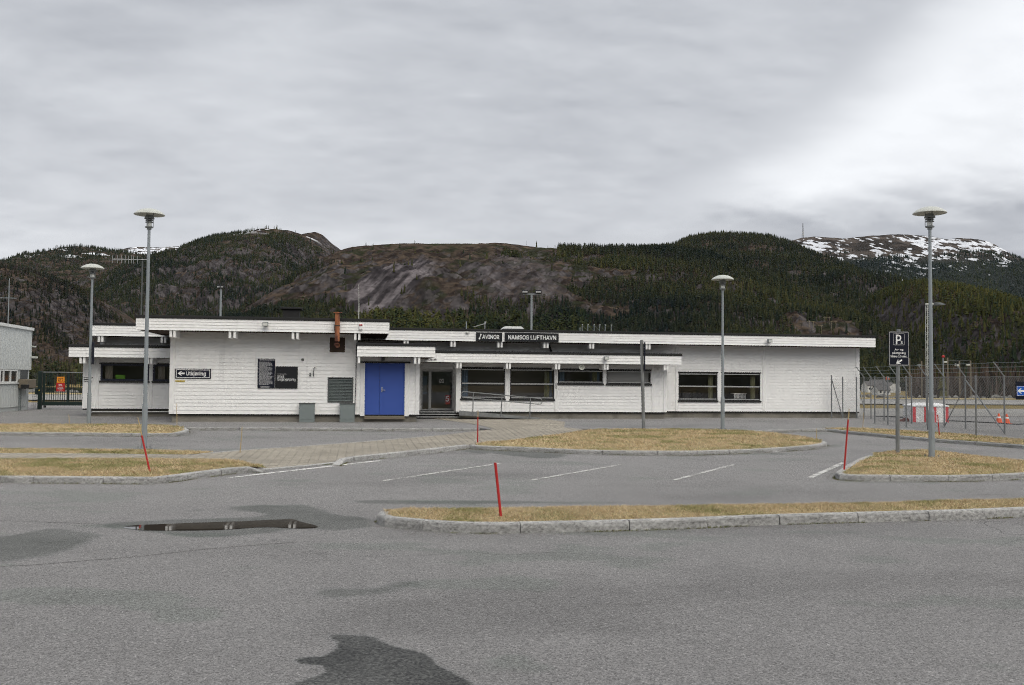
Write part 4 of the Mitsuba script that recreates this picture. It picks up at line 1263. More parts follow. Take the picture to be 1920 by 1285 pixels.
c0, c1, cz0, cz1 = 17.291, 17.896, 0.863, 1.115
part(k, 'rim', bw(cbox(c0 - .03, c1 + .03, BW + .8, BW + 1.2, cz1 - .04, cz1, .01)), 'sign_white_m')
for i in range(9):
    a = c0 + (c1 - c0) * i / 9
    part(k, 'slat', bw(cbox(a, a + .04, BW + .81, BW + .83, cz0, cz1 - .042, .003)), 'sign_white_m')
solo('cupboard', 'low cupboard carrying the white crate inside the second hall window', 'cupboard', bw(cbox(c0 - .3, c1 + .3, BW + .75, BW + 1.3, Z0, cz0 - .002, .01)), 'grey_dark_m')
for px, lab in ((15.525, 'dark chair inside the first hall window, near its middle'), (15.006, 'dark chair inside the first hall window, near its left side')):
    k = thing('chair', lab, 'chair')
    zb = 1.151
    part(k, 'backrest', bw(cbox(px - .22, px + .22, BW + .9, BW + .95, zb - .5, zb, .02)), 'black_m')
    part(k, 'seat', bw(cbox(px - .23, px + .23, BW + .96, BW + 1.4, zb - .56, zb - .5, .02)), 'black_m')
    for dx in (-.2, .2):
        for dv in (.92, 1.36):
            part(k, 'leg', bw(rod([px + dx, BW + dv, Z0], [px + dx, BW + dv, zb - .562], .015)), 'alu_m')

# roof fittings
k = thing('roof_chimney', 'squat black chimney with a wide cap on the left roof', 'chimney')
c0, c1 = -3.316, -2.625
part(k, 'stack', bw(cbox(c0, c1, 42.0, 42.7, 3.865, 4.582, .01)), 'black_felt_m')
part(k, 'cap', bw(cbox(c0 - .11, c1 + .11, 41.9, 42.8, 4.584, 4.685, .02)), 'black_felt_m')
k = thing('roof_vent', 'pale grey metal vent with a sloping hood on the roof above the fascia signs', 'roof vent')
c0, c1 = 6.667, 7.681
zt, zb = 4.196, 3.8275
v = np.array([[c0, 45, zt - .12], [c1, 45, zt - .12], [c1 - .13, 45.05, zt], [c0 + .13, 45.05, zt]] + [[c0, 46, zt - .12], [c1, 46, zt - .12], [c1 - .13, 45.95, zt], [c0 + .13, 45.95, zt]])
part(k, 'hood', bw(tri(trimesh.convex.convex_hull(v))), 'clad_m')
part(k, 'curb', bw(cbox(c0 + .04, c1 - .04, 45.05, 45.95, zb, zt - .122, .01)), 'grey_paint_m')
solo('whip_antenna', 'thin white whip antenna on the left roof', 'antenna', bw(join(rod([-0.106, 43, 3.86], [-0.106, 43, 4.959], .022), rod([-0.106, 43, 4.959], [-0.119, 43, 5.836], .013, 6, .007))), 'lamp_white_m')
k = thing('yagi_antenna', 'long directional antenna on a mast behind the left lamp', 'antenna')
mz = 6.706
mu = -9.407
part(k, 'mast', bw(rod([mu, 43.5, 3.86], [mu, 43.5, mz + .08], .03, 8)), 'grey_dark_m')
part(k, 'boom', bw(rod([-10.632, 43.45, mz], [-9.213, 43.45, mz + .02], .018)), 'alu_m')
for px in [-10.621, -10.424, -10.260, -10.106, -9.974, -9.853, -9.765, -9.600]:
    part(k, 'element', bw(rod([px, 43.42, mz - .17], [px, 43.42, mz + .17], .010)), 'alu_m')
k = thing('roof_aerial', 'small tilted aerial on the roof left of the roof vent', 'antenna')
au = 5.657
part(k, 'mast', bw(rod([au, 44, 3.82], [au, 44, 4.339], .02)), 'alu_m')
part(k, 'boom', bw(rod([5.137, 44, 4.071], [5.706, 44, 4.254], .014)), 'alu_m')
part(k, 'dipole', bw(rod([au - .0, 43.98, 4.191], [au + .05, 43.98, 4.339], .03)), 'alu_m')
solo('roof_pole', 'short grey pole on the roof left of the small aerial', 'pole', bw(rod([4.802, 44, 3.82], [4.802, 44, 4.324], .028)), 'pole_m')
tops = [(10.737, 4.398), (11.022, 4.398), (11.34, 4.401), (11.615, 4.4), (11.899, 4.395), (12.205, 4.395)]
for i, (a, b) in enumerate(tops):
    k = thing('roof_mast', ['first', 'second', 'third', 'fourth', 'fifth', 'last'][i] + ' from the left of six thin masts in a row on the long roof', 'mast', 'row of thin masts on the roof')
    part(k, 'pole', bw(rod([a, 46, 3.82], [a, 46, b], .016)), 'pole_m')
    part(k, 'tip', bw(cbox(a - .015, a + .04, 45.97, 46.03, b - .02, b + .02, .006)), 'lamp_white_m')
    if i < 4:
        part(k, 'guy_wire', bw(rod([a, 46, b - .03], [a + .55, 46, 3.83], .006, 4)), 'grey_paint_m')
solo('roof_pole', 'very short pole at the left end of the row of roof masts', 'pole', bw(rod([10.631, 46, 3.82], [10.631, 46, 4.257], .02)), 'pole_m')

# ------------------------------------------------------------------ street furniture
def road_z(x, y):
    return float(zroad(np.float64(x), np.float64(y)))


def lamp(label, x, y, zb, zt):
    """Post-top lamp: stepped grey pole, ringed head and a wide shallow shade."""
    k = thing('street_lamp', label, 'street lamp', None)
    H = zt - zb
    part(k, 'base_plate', join(cbox(x - .15, x + .15, y - .15, y + .15, zb - .02, zb + .022, .005), *[lathe([(.001, .055), (.018, .055), (.018, 0), (.001, 0)], 6, (x + a, y + b, zb + .022)) for a in (-.11, .11) for b in (-.11, .11)]), 'galv_m')
    part(k, 'pole', lathe([(.001, .0), (.068, .02), (.068, 1.06), (.064, 1.10), (.048, 1.17), (.046, H * .54), (.0475, H * .54 + .01), (.043, H * .54 + .05), (.036, H - .56), (.034, H - .52)], 16, (x, y, zb)), 'pole_m', 35)
    part(k, 'service_door', cbox(x - .03, x + .03, y - .071, y - .064, zb + .45, zb + .75, .003), 'pole_m')
    hd = part(k, 'lamp_head', lathe([(.001, -.545), (.055, -.54), (.055, -.495), (.10, -.49), (.105, -.465), (.075, -.452), (.001, -.45)], 20, (x, y, zt)), 'lamp_grey_m', 35)
    scene[hd + '__glass'] = mikit.ply(lathe([(.068, -.452), (.062, -.36), (.001, -.355)], 16, (x, y, zt)), 'opal_m', 40)
    scene[hd + '__louvre'] = mikit.ply(join(*[lathe([(.06, c + .02), (r_, c), (r_, c - .012), (.055, c - .008)], 20, (x, y, zt)) for c, r_ in ((-.345, .10), (-.295, .10), (-.25, .125))]), 'lamp_grey_m', 35)
    scene[hd + '__crown'] = mikit.ply(lathe([(.125, -.25), (.10, -.20), (.085, -.165), (.001, -.15)], 20, (x, y, zt)), 'lamp_grey_m', 35)
    scene[hd + '__stay'] = mikit.ply(join(*[rod([x + .10 * math.cos(a), y + .10 * math.sin(a), zt - .46], [x + .10 * math.cos(a), y + .10 * math.sin(a), zt - .06], .007, 5) for a in (.5, 2.6, 4.7)]), 'lamp_grey_m')
    part(k, 'lamp_shade', lathe([(.001, .0), (.10, -.006), (.20, -.030), (.30, -.080), (.36, -.128), (.378, -.152), (.378, -.160), (.355, -.150), (.28, -.105), (.15, -.062), (.001, -.055)], 36, (x, y, zt)), 'lamp_white_m', 40)
    return k


LZ = .09
x, y = -9.269, 24.330
lamp('tall lamp at the left, beside the leaning red stake and before the exit sign', x, y, road_z(x, y) + .03, 5.933)
x, y = 9.817, 22.485
lamp('tallest lamp at the right, on the small lawn beside the parking sign', x, y, road_z(x, y) + .13, 5.81)
x, y = 7.173, 32.662
lamp('slim lamp before the two hall windows, behind the middle lawn', x, y, road_z(x, y) + .10, 5.286)
x4, y4 = -14.458, 32.923
lamp('lamp at the far left with a narrow dark sign on its pole', x4, y4, road_z(x4, y4) + .08, 5.516)


def turned(m, x, y, z, a):
    """A sign mesh drawn in xy (facing +z) stood up at x, y, z and turned by a about the vertical (0 = facing the camera, -y)."""
    p = np.asarray(m[0], float)
    q = np.stack([p[:, 0], -p[:, 2], p[:, 1]], 1)
    return move((q, m[1]), x, y, z, a)


def arrow_down_left(s):
    return affinity.rotate(arrow_left(s, s * .62), 33, origin=(s / 2, 0))


def parking_sign(name, label, x, y, zc, w, h, a, group=None):
    k = thing(name, label, 'sign', group)
    pl = sg.box(-w / 2, -h / 2, w / 2, h / 2).buffer(-.03).buffer(.03)
    part(k, 'panel', turned(prism(pl, -.02, 0), x, y, zc, a), 'navy_m')
    part(k, 'border', turned(prism(pl.buffer(-.008).difference(pl.buffer(-.022)), .001, .004), x, y, zc, a), 'sign_grey_m')
    sq = sg.box(-w * .28, h * .10, w * .28, h * .44).buffer(-.02).buffer(.02)
    part(k, 'frame', turned(prism(sq.difference(sq.buffer(-.010)), .001, .004), x, y, zc, a), 'sign_grey_m')
    W_ = lambda t, hh, cx, cy, wd: (lambda m: (m[0] + [cx, cy, .001], m[1]))(words(t, hh, wd, True, .003, 'c'))
    part(k, 'lettering', turned(join(W_('P', h * .26, -w * .015, h * .135, w * .27), W_('3', h * .085, w * .13, h * .135, w * .10)), x, y, zc, a), 'sign_white_m')
    part(k, 'lettering', turned(join(W_('Av- og', h * .055, 0, -h * .055, w * .42), W_('påstigning', h * .055, 0, -h * .155, w * .66), W_('Maks 10 min.', h * .055, 0, -h * .255, w * .82)), x, y, zc, a), 'sign_white_m')
    m = prism(affinity.translate(arrow_down_left(w * .36), -w * .18, -h * .385), .001, .004)
    part(k, 'arrow', turned(m, x, y, zc, a), 'sign_white_m')
    return k


# parking sign on its own post at the right
x, y = 9.461, 23.582
zs0, zs1 = 2.077, 2.917
sw = 0.4919999999999991
sx = 9.487
k = parking_sign('parking_sign', 'dark parking sign on a post on the small lawn', sx, y - .06, (zs0 + zs1) / 2, sw, zs1 - zs0, 0.0)
zb = road_z(x, y) + .10
part(k, 'post', join(tube([[x, y, zb - .05], [x + .01, y, (zb + zs1) / 2], [sx + .02, y, zs1 + .06]], .047, 12), lathe([(.001, .05), (.075, .05), (.085, 0), (.001, 0)], 12, (x, y, zb - .01))), 'galv_m', 40)
part(k, 'bracket', join(cbox(sx - .10, sx + .10, y - .058, y - .04, zs1 - .14, zs1 - .10, .004), cbox(sx - .10, sx + .10, y - .058, y - .04, zs0 + .10, zs0 + .14, .004)), 'galv_m')
# the same kind of sign on the far left lamp, seen nearly from the side
parking_sign('parking_sign', 'narrow dark parking sign on the far left lamp pole, seen nearly edge on', x4 + .10, y4 - .06, 2.441, .50, .76, math.radians(-74))
# sign seen from its edge on the middle lawn
x, y = 4.545, 33.027
zt, zp0, zp1 = 3.055, 2.009, 2.982
xt = 4.462
k = thing('edge_on_sign', 'dark sign seen from its edge on a galvanised post behind the middle lawn', 'sign')
part(k, 'post', join(rod([x, y, road_z(x, y)], [xt, y, zt], .058, 12), lathe([(.001, .04), (.09, .04), (.10, 0), (.001, 0)], 12, (x, y, road_z(x, y) + .08))), 'galv_m', 40)
part(k, 'panel', turned(prism(sg.box(-.25, zp0 - 2.5, .25, zp1 - 2.5), -.02, .02), xt + .12, y + .1, 2.5, math.radians(82)), 'navy_m')
part(k, 'bracket', join(*[cbox(xt, xt + .11, y - .03, y + .03, a, a + .04, .004) for a in (zp0 + .12, zp1 - .14)]), 'galv_m')
# arrow sign cut by the right edge
x, y = 14.248, 26.618
zc0, zc1 = 1.231, 1.723
xl = 13.923
k = thing('arrow_sign', 'dark sign with a white arrow on a blue square, cut by the right edge', 'sign')
sc = (zc1 - zc0)
xm = xl + .30
part(k, 'panel', cbox(xl, xl + .62, y - .09, y - .06, zc0, zc1, .006), 'navy_m')
q0 = zc0 + sc * .20
part(k, 'blue_square', cbox(xl + .02, xl + .25, y - .096, y - .0905, q0, q0 + sc * .55, .002), 'blue_sign_m')
part(k, 'arrow', turned(prism(arrow_left(.19, .15), 0, .003), xl + .04, y - .097, q0 + sc * .275, 0), 'sign_white_m')
bd = sg.box(xl + .022, q0 + .004, xl + .248, q0 + sc * .55 - .004)
part(k, 'border', turned(prism(bd.difference(bd.buffer(-.008)), 0, .002), 0, y - .0965, 0, 0), 'sign_white_m')
part(k, 'post', rod([xm + .25, y, road_z(x, y)], [xm + .25, y, zc1 + .03], .04, 10), 'galv_m', 40)


def stake(label, base, top, frac, r=.018, zb=0.0, red='red_m'):
    """A snow stake: red sleeve on a bamboo cane, leaning as it stands."""
    k = thing('snow_stake', label, 'snow stake', None)
    a, b = np.array(base, float), np.array(top, float)
    m = a + (b - a) * frac
    if frac > 0:
        part(k, 'sleeve', rod(a, m, r, 10), red, 40)
    if frac < 1:
        part(k, 'cane', tube([m - (b - a) * .01, (m + b) / 2 + [.004, 0, 0], b], [.011, .010, .007], 6), 'bamboo_m')
    return k


stake('leaning red snow stake with a bare cane top at the left, before the tall lamp', (-6.707, 17.957, road_z(-6.707, 17.957) + 0.090), (-6.975, 17.957, 0.900), 0.68, 0.017)
stake('red snow stake with a pale top at the tip of the middle lawn', (-0.909, 26.093, road_z(-0.909, 26.093) + 0.070), (-0.910, 26.093, 0.825), 0.8, 0.017)
stake('red snow stake standing in the nearest strip of grass', (-0.121, 12.797, road_z(-0.121, 12.797) + 0.090), (-0.209, 12.797, 0.548), 1.0, 0.019)
stake('red snow stake with a cane top at the left tip of the small lawn', (6.816, 19.729, road_z(6.816, 19.729) + 0.090), (6.926, 19.729, 1.124), 0.82, 0.017)
stake('short red snow stake on the verge before the red and white box', (13.826, 31.082, road_z(13.826, 31.082) + 0.070), (13.771, 31.082, 0.639), 1.0, 0.016)
stake('bare bamboo cane behind the tip of the far left verge', (-11.109, 31.999, road_z(-11.109, 31.999) + 0.070), (-11.144, 31.999, 0.766), 0, 0.02)
stake('bare bamboo cane beside the paved path', (-6.609, 23.494, road_z(-6.609, 23.494) + 0.020), (-6.569, 23.494, 0.456), 0, 0.02)
stake('bare bamboo cane at the right tip of the middle lawn', (8.864, 27.980, road_z(8.864, 27.980) + 0.070), (8.874, 27.980, 0.323), 0, 0.02)
stake('bare bamboo cane on the far left verge, left of the lamp', (-14.661, 31.938, road_z(-14.661, 31.938) + 0.070), (-14.690, 31.938, 0.384), 0, 0.02)
stake('bare bamboo cane at the foot of the airfield fence', (12.813, 35.097, road_z(12.813, 35.097) + 0.070), (12.846, 35.097, 0.563), 0, 0.02)


# ------------------------------------------------------------------ airfield fence at the right
def mesh_panel(a, b, z0, z1, pitch=.11, r=.0019):
    """Woven wire mesh between two upright lines: crossing diagonal wires."""
    a, b = np.array(a, float), np.array(b, float)
    L, H = np.linalg.norm(b - a), z1 - z0
    d = (b - a) / L
    nn = np.array([-d[1], d[0]])
    v, f = [], []
    for s, off in ((1, .002), (-1, -.002)):
        c = -H if s > 0 else 0.0
        while c < (L if s > 0 else L + H):
            p = [(c + s * t, t) for t in (0, H)]
            (x0, h0), (x1, h1) = p
            if min(x0, x1) < L and max(x0, x1) > 0:
                def cut(xx):
                    return (xx - x0) * s
                t0, t1 = (max(0, cut(0 if s > 0 else L)), min(H, cut(L if s > 0 else 0)))
                if t1 - t0 > .01:
                    q = [np.append(a + d * (x0 + s * t) + nn * off, z0 + t) for t in (t0, t1)]
                    m = rod(q[0], q[1], r, 3)
                    f.append(m[1] + sum(len(w) for w in v))
                    v.append(m[0])
            c += pitch
    return np.vstack(v), np.vstack(f)


def post(k, x, y, zt, r=.028, zb=-.15):
    part(k, 'post', join(rod([x, y, zb], [x, y, zt], r, 8), lathe([(.001, .02), (r + .004, .012), (r + .004, -.01)], 8, (x, y, zt))), 'galv_m', 40)


FX = 16.4
k = thing('airfield_fence', 'tall chain link fence with angled arms and barbed wire running away from the right edge', 'fence')
py_ = [45.625, 44.728, 43.865, 42.326, 40.834, 39.418, 37.95, 36.452, 34.738, 31.993] + [29.6, 27.4]
for q in py_:
    post(k, FX, q, 1.92)
    part(k, 'arm', rod([FX, q, 1.90], [FX - .36, q - .02, 2.38], .020, 6), 'galv_m', 40)
for i in range(3):
    t = .35 + .3 * i
    part(k, 'barbed_wire', join(*[tube([[FX - .36 * t, a, 1.90 + .48 * t], [FX - .36 * t, (a + b) / 2, 1.885 + .48 * t], [FX - .36 * t, b, 1.90 + .48 * t]], .006, 4) for a, b in zip(py_[:-1], py_[1:])]), 'grey_paint_m')
part(k, 'mesh', mesh_panel((FX, py_[0]), (FX, py_[-1]), -.05, 1.88), 'galv_m')
part(k, 'brace', rod([FX, py_[-4], 1.80], [FX, py_[-3], .02], .024, 6), 'galv_m', 40)
part(k, 'brace', rod([FX + .02, py_[-4], 1.62], [FX + .02, py_[-5], .05], .018, 6), 'galv_m', 40)
part(k, 'brace', rod([FX + .02, py_[0], 1.75], [FX + .02, py_[1], .4], .024, 6), 'galv_m', 40)
part(k, 'top_wire', tube([[FX, q, 1.885] for q in py_], .006, 4), 'galv_m')
k = thing('airfield_fence', 'lower chain link fence with plain posts before the barbed wire fence', 'fence')
GX = 14.8
gy_ = [39.178, 37.817, 36.053, 34.204, 30.643] + [27.2]
for q in gy_:
    post(k, GX, q, 1.90)
part(k, 'mesh', mesh_panel((GX, gy_[0]), (GX, gy_[-1]), -.05, 1.86), 'galv_m')
part(k, 'top_wire', tube([[GX, q, 1.87] for q in gy_], .006, 4), 'galv_m')
k = thing('airfield_fence', 'short chain link panel before the right end of the terminal wall', 'fence')
e_ = [(lambda p: (p[0], p[1]))((u_ * BU + 41.55 * BV)[:2]) for u_ in [21.508, 22.062, 22.751]]
for (a, b), zt in zip(e_, (1.98, 1.9, 1.9)):
    post(k, a, b, zt)
part(k, 'mesh', mesh_panel(e_[0], e_[2], .02, 1.84), 'galv_m')
part(k, 'brace', rod([*e_[0], 1.85], [*e_[1], .02], .022, 6), 'galv_m', 40)

# inside the fence
x, y = 17.809, 40.868
k = thing('storage_box', 'white box with red corner stripes and a shallow domed lid behind the fence', 'storage box')
hw = 0.7590000000000003
zb, zt = road_z(x, y), 0.657
part(k, 'body', cbox(x - hw, x + hw, y, y + 1.0, zb, zt, .02), 'sign_white_m')
for a, b in ((-1.0, -.83), (-.36, -.22), (.16, .32), (.84, 1.0)):
    part(k, 'red_stripe', cbox(x + hw * a - .002, x + hw * b + .002, y - .012, y - .001, zb + .01, zt - .005, .003), 'red_worn_m')
lid = np.array([[x + sx_ * w, y + .5 + sy_ * d, zt + h] for w, d, h in ((hw + .03, .53, .002), (hw + .03, .53, .05), (hw * .55, .3, .155)) for sx_ in (-1, 1) for sy_ in (-1, 1)])
part(k, 'lid', tri(trimesh.convex.convex_hull(lid)), 'sign_white_m')
x, y = 17.061, 41.471
ms = []
for i in range(9):
    v, f = tri(trimesh.creation.icosphere(2, 1.0))
    r_ = rng.uniform(.12, .21)
    v = v * (1 + .35 * (meshkit.fbm(v * 2.3 + i, 3, i)[:, None] - .5)) * [r_, r_, r_ * .75]
    ms.append((v + [x + rng.uniform(-.2, .25), y + rng.uniform(-.1, .3), road_z(x, y) + rng.uniform(.05, .16)], f))
solo('tarpaulin_heap', 'crumpled dark red heap of covers left of the striped box', 'heap', join(*ms), 'brick_red_m', 40)
for i, (px, lab) in enumerate((((21.715, 42.854), 'orange traffic cone behind the fence, left of the pair'), ((21.803, 42.351), 'orange traffic cone behind the fence, right of the pair'))):
    x, y = px
    k = thing('traffic_cone', lab, 'traffic cone', 'traffic cones on the apron')
    zb = road_z(x, y)
    part(k, 'cone', lathe([(.14, .03), (.105, .16), (.068, .30), (.030, .44), (.001, .445)], 16, (x, y, zb)), 'orange_m', 40)
    part(k, 'band', lathe([(.090, .235), (.072, .300), (.001, .30)], 16, (x, y, zb)), 'sign_white_m', 40)
    part(k, 'base', cbox(x - .17, x + .17, y - .17, y + .17, zb, zb + .03, .008), 'orange_m')
solo('cable', 'black cable lying along the apron behind the fence', 'cable', tube(smooth_line([(18.871, 49.973,-0.075),(19.619, 49.074,-0.075),(19.607, 47.720,-0.075),(19.172, 45.438,-0.075),(20.521, 44.539,-0.075),(21.257, 43.031,-0.075),(21.606, 42.315,-0.075),(21.674, 41.327,-0.075),(22.909, 42.557,-0.075)], .5), .022, 5), 'black_m')

# masts and poles of the airfield
def pole(name, label, x, y, zt, r, m='pole_m', zb=-.2, cat='pole', group=None):
    k = thing(name, label, cat, group)
    part(k, 'pole', rod([x, y, zb], [x, y, zt], r, 8), m)
    return k


def ball(k, nm, x, y, z, r, m):
    v, f = tri(trimesh.creation.icosphere(2, r))
    part(k, nm, (v + [x, y, z], f), m, True)


k = pole('marker_pole', 'pole topped by a bright red light beyond the fence', 27.858, 62, 3.315, .035)
ball(k, 'red_lamp', 27.868, 62.000, 3.391, .095, 'red_m')
k = pole('marker_pole', 'post topped by a red and white ball beyond the fence', 22.687, 58, 1.827, .04)
ball(k, 'ball', 22.689, 58.000, 1.923, .11, 'orange_m')
ball(k, 'cap', 22.716, 57.960, 1.968, .06, 'sign_white_m')
for i, ((px, yt), lab) in enumerate((((50.847, 4.663), 'wooden lighting pole beside the pole with the red light'), ((52.216, 4.301), 'middle wooden lighting pole right of the red light'),
                                    ((53.522, 4.343), 'wooden lighting pole farthest right behind the fence'), ((47.799, 4.264), 'wooden pole with a greenish lamp left of the tallest lamp'),
                                    ((46.399, 4.563), 'thin wooden pole between the parking sign and the tallest lamp'))):
    k = pole('wooden_pole', lab, px, 112, yt, .085, 'wood_m', -4.2, 'pole')
    if i < 4:
        part(k, 'lamp', cbox(px - .48, px - .05, 111.9, 112.2, yt - .62, yt - .42, .05), 'lamp_white_m' if i < 3 else 'grey_paint_m')
solo('overhead_wire', 'wire strung between the wooden lighting poles', 'wire', tube([[50.861, 112.1, 4.321], [52.23, 112.1, 4.301], [53.537, 112.1, 4.325]], .03, 4), 'grey_dark_m')
# lattice lamp mast by the fence
k = thing('mast_lamp', 'lattice mast with a flat road lamp beside the tallest lamp', 'lamp')
mx, my = 17.593, 40.5
mt = 4.943
hw = .085
for a in (-1, 1):
    for b in (-1, 1):
        part(k, 'leg', rod([mx + a * hw, my + b * hw, -.1], [mx + a * hw, my + b * hw, mt], .016, 5), 'lamp_white_m')
nz = 30
zs = np.linspace(0.0, mt, nz)
part(k, 'lattice', join(*[rod([mx + s * hw, my + b * hw, zs[i]], [mx - s * hw, my + b * hw, zs[i + 1]], .008, 4) for i in range(nz - 1) for s in ((1,) if i % 2 else (-1,)) for b in (-1, 1)]), 'lamp_white_m')
part(k, 'arm', rod([mx - .12, my, mt + .05], [mx + .35, my, mt + .06], .04, 8), 'lamp_white_m')
part(k, 'lamp_head', (lambda v: tri(trimesh.convex.convex_hull(v)))(np.array([[mx + .22, my - .07, mt], [mx + .22, my + .07, mt], [mx + .22, my - .07, mt + .12], [mx + .22, my + .07, mt + .12], [mx + .5, my - .16, mt + .02], [mx + .5, my + .16, mt + .02], [mx + .5, my, mt + .14], [mx + .72, my, mt + .03], [mx + .72, my, mt + .06]])), 'grey_dark_m')

for lab, px, Y, two in (('floodlight mast with a single dark head behind the left roof', (-23.747, 8.896, 9.005), 78, 0), ('floodlight mast with two dark heads behind the fascia signs', (1.445, 8.055, 8.216), 72, 1)):
    k = thing('floodlight_mast', lab, 'floodlight mast')
    x, zt, zh = px
    part(k, 'pole', rod([x, Y, -.2], [x, Y, zt], .10, 10, .075), 'pole_m', 40)
    if two:
        part(k, 'crossbar', cbox(x - .65, x + .65, Y - .05, Y + .05, zt, zt + .09, .01), 'pole_m')
        for s in (-1, 1):
            part(k, 'lamp_head', cbox(x + s * .5 - .24, x + s * .5 + .24, Y - .25, Y + .2, zt + .10, zt + .34, .05), 'charcoal_m')
            part(k, 'glass', cbox(x + s * .5 - .19, x + s * .5 + .19, Y - .262, Y - .252, zt + .13, zt + .26, .004), 'alu_m')
    else:
        part(k, 'lamp_head', cbox(x - .31, x + .31, Y - .25, Y + .25, zt, zt + .24, .06), 'charcoal_m')
        for s in (-1, 1):
            part(k, 'glass', cbox(x + s * .15 - .10, x + s * .15 + .10, Y - .262, Y - .252, zt + .05, zt + .16, .004), 'alu_m')
k = thing('radio_mast', 'thin grey radio mast behind the metal clad shed', 'antenna')
x = -36.805
part(k, 'mast', rod([x, 70, -.2], [x, 70, 8.764], .05, 8, .03), 'pole_m')
part(k, 'crossarm', rod([-37.527, 70, 7.311], [-36.241, 70, 7.302], .025, 5), 'pole_m')

# ------------------------------------------------------------------ gate and metal clad shed at the left
GV = 49.0
k = thing('sliding_gate', 'dark green sliding gate of upright bars between the shed and the terminal', 'gate')
g0, g1 = -15.01, -12.966
gt, gb0, gb1 = 1.847, 0.237, 0.437
part(k, 'bottom_beam', bw(cbox(g0, g1, GV - .08, GV + .08, gb0, gb1, .01)), 'dark_green_m')
part(k, 'top_rail', bw(cbox(g0, g1, GV - .03, GV + .03, gt - .05, gt, .008)), 'galv_m')
for a, b in ((g0, g0 + .10), (-13.894, -13.826)):
    part(k, 'upright', bw(cbox(a, b, GV - .035, GV + .035, gb1 + .002, gt - .052, .006)), 'dark_green_m')
a = g0 + .19
while a < g1:
    part(k, 'bar', bw(box(a - .013, a + .013, GV - .013, GV + .013, gb1 + .002, gt - .052)), 'dark_green_m')
    a += .10
part(k, 'roller', bw(lathe([(.001, -.05), (.06, -.05), (.06, .05), (.001, .05)], 12, (g0 + .1, GV, gb0 - .06))), 'black_m')
k = thing('gate_post', 'thick dark green post of the sliding gate', 'post')
p0, p1 = -15.219, -15.058
part(k, 'column', bw(cbox(p0, p1, GV - .1, GV + .1, -.1, 1.879, .012)), 'dark_green_m')
part(k, 'motor_box', bw(cbox(p0 - .12, p0 - .004, GV - .12, GV + .1, .75, 1.05, .02)), 'dark_green_m')
part(k, 'lamp', bw(cbox(p0 + .05, p0 + .10, GV - .12, GV - .102, .92, .98, .004)), 'yellow_m')
for lab, pr, m, tx in (('small orange sign on the green gate', (-14.379, -14.024, 1.323, 1.607), 'orange_sign_m', 'STT'), ('small red warning sign on the green gate', (-14.403, -14.01, 0.912, 1.313), 'red_m', 'OBS')):
    k = thing('gate_sign', lab, 'sign')
    a, b, c, d = pr
    part(k, 'panel', bw(cbox(a, b, GV - .055, GV - .04, c, d, .003)), m)
    if tx == 'STT':
        write(k, tx, a + .05, GV - .056, c + (d - c) * .34, (d - c) * .48, (b - a) - .1, 'charcoal_m')
        part(k, 'line', bw(box(a + .05, b - .05, GV - .0585, GV - .0555, c + .04, c + .06)), 'red_m')
    else:
        write(k, tx, a + .12, GV - .056, c + (d - c) * .68, (d - c) * .18, (b - a) - .24)
        part(k, 'small_print', bw(join(*[box(a + .05 + e, b - .05 - e, GV - .0585, GV - .0555, c + (d - c) * q - .012, c + (d - c) * q + .014) for q, e in ((.5, .03), (.34, .0), (.17, .06))])), 'sign_grey_m', kind='stuff')
k = thing('side_fence', 'narrow wire mesh panel between the shed and the gate post', 'fence')
a, b = [tuple((u_ * BU + 48.9 * BV)[:2]) for u_ in (-15.566 + .1, p0 - .02)]
part(k, 'mesh', join(*[rod([*a, z_], [*b, z_], .006, 4) for z_ in np.arange(.05, 1.8, .2)], *[rod([a[0] + (b[0] - a[0]) * t, a[1] + (b[1] - a[1]) * t, 0], [a[0] + (b[0] - a[0]) * t, a[1] + (b[1] - a[1]) * t, 1.8], .004, 4) for t in np.linspace(.05, .95, 8)]), 'grey_dark_m')

SB = thing('metal_shed', 'pale grey shed with ribbed metal cladding at the left edge', 'building')
SU, V1, V0 = -15.378, 48.3, 30.0


def sb(u_, v_, z_):
    """Shed frame: along its long side (v), out of the wall (u towards the terminal)."""
    return u_, v_, z_


def ribbed(v0, v1, z0, z1, u0, pitch=.20):
    """Ribbed metal sheet on the shed's side."""
    pr = []
    v = v0
    while v < v1:
        pr += [(v, 0), (v + pitch * .42, 0), (v + pitch * .52, .022), (v + pitch * .88, .022)]
        v += pitch
    pr = np.array([q for q in pr if q[0] <= v1] + [(v1, 0)])
    n = len(pr)
    V = np.array([[u0 + o, a, z] for z in (z0, z1) for a, o in pr])
    F = []
    for i in range(n - 1):
        F += [[i, i + 1, n + i + 1], [i, n + i + 1, n + i]]
    return V, np.array(F)


zt1, zt0 = 3.88, 3.899
slope = (zt0 - zt1) / (48.3 - 44.358)
z_top = zt0 + slope * (44.358 - V0)
zu, zl = 1.929, 1.328
core = part(SB, 'wall', bw(join(box(SU - 9, SU - .05, V0, V1, -.3, 3.4))), 'clad_m')
v_, f_ = ribbed(V0, V1, 0, 1, SU)
n_ = len(v_) // 2
v_[:n_, 2] = zu
v_[n_:, 2] = zt1 - .10 + (zt0 - zt1) * 0 + slope * (V1 - v_[n_:, 1])
part(SB, 'upper_cladding', bw((v_, f_)), 'clad_m')
part(SB, 'cladding_back', bw((lambda m: (m[0] * [1, 1, 1], m[1]))(box(SU - 9, SU - .03, V0, V1 - .02, zu, zt1 - .12))), 'clad_m')
zlo = 0.241
part(SB, 'lower_cladding', bw(ribbed(V0, V1 - .45, zlo, zl - .03, SU - .02)), 'clad_m')
part(SB, 'foundation', bw(box(SU - 9, SU - .06, V0, V1 - .46, -.35, zlo - .02)), 'concrete_m')
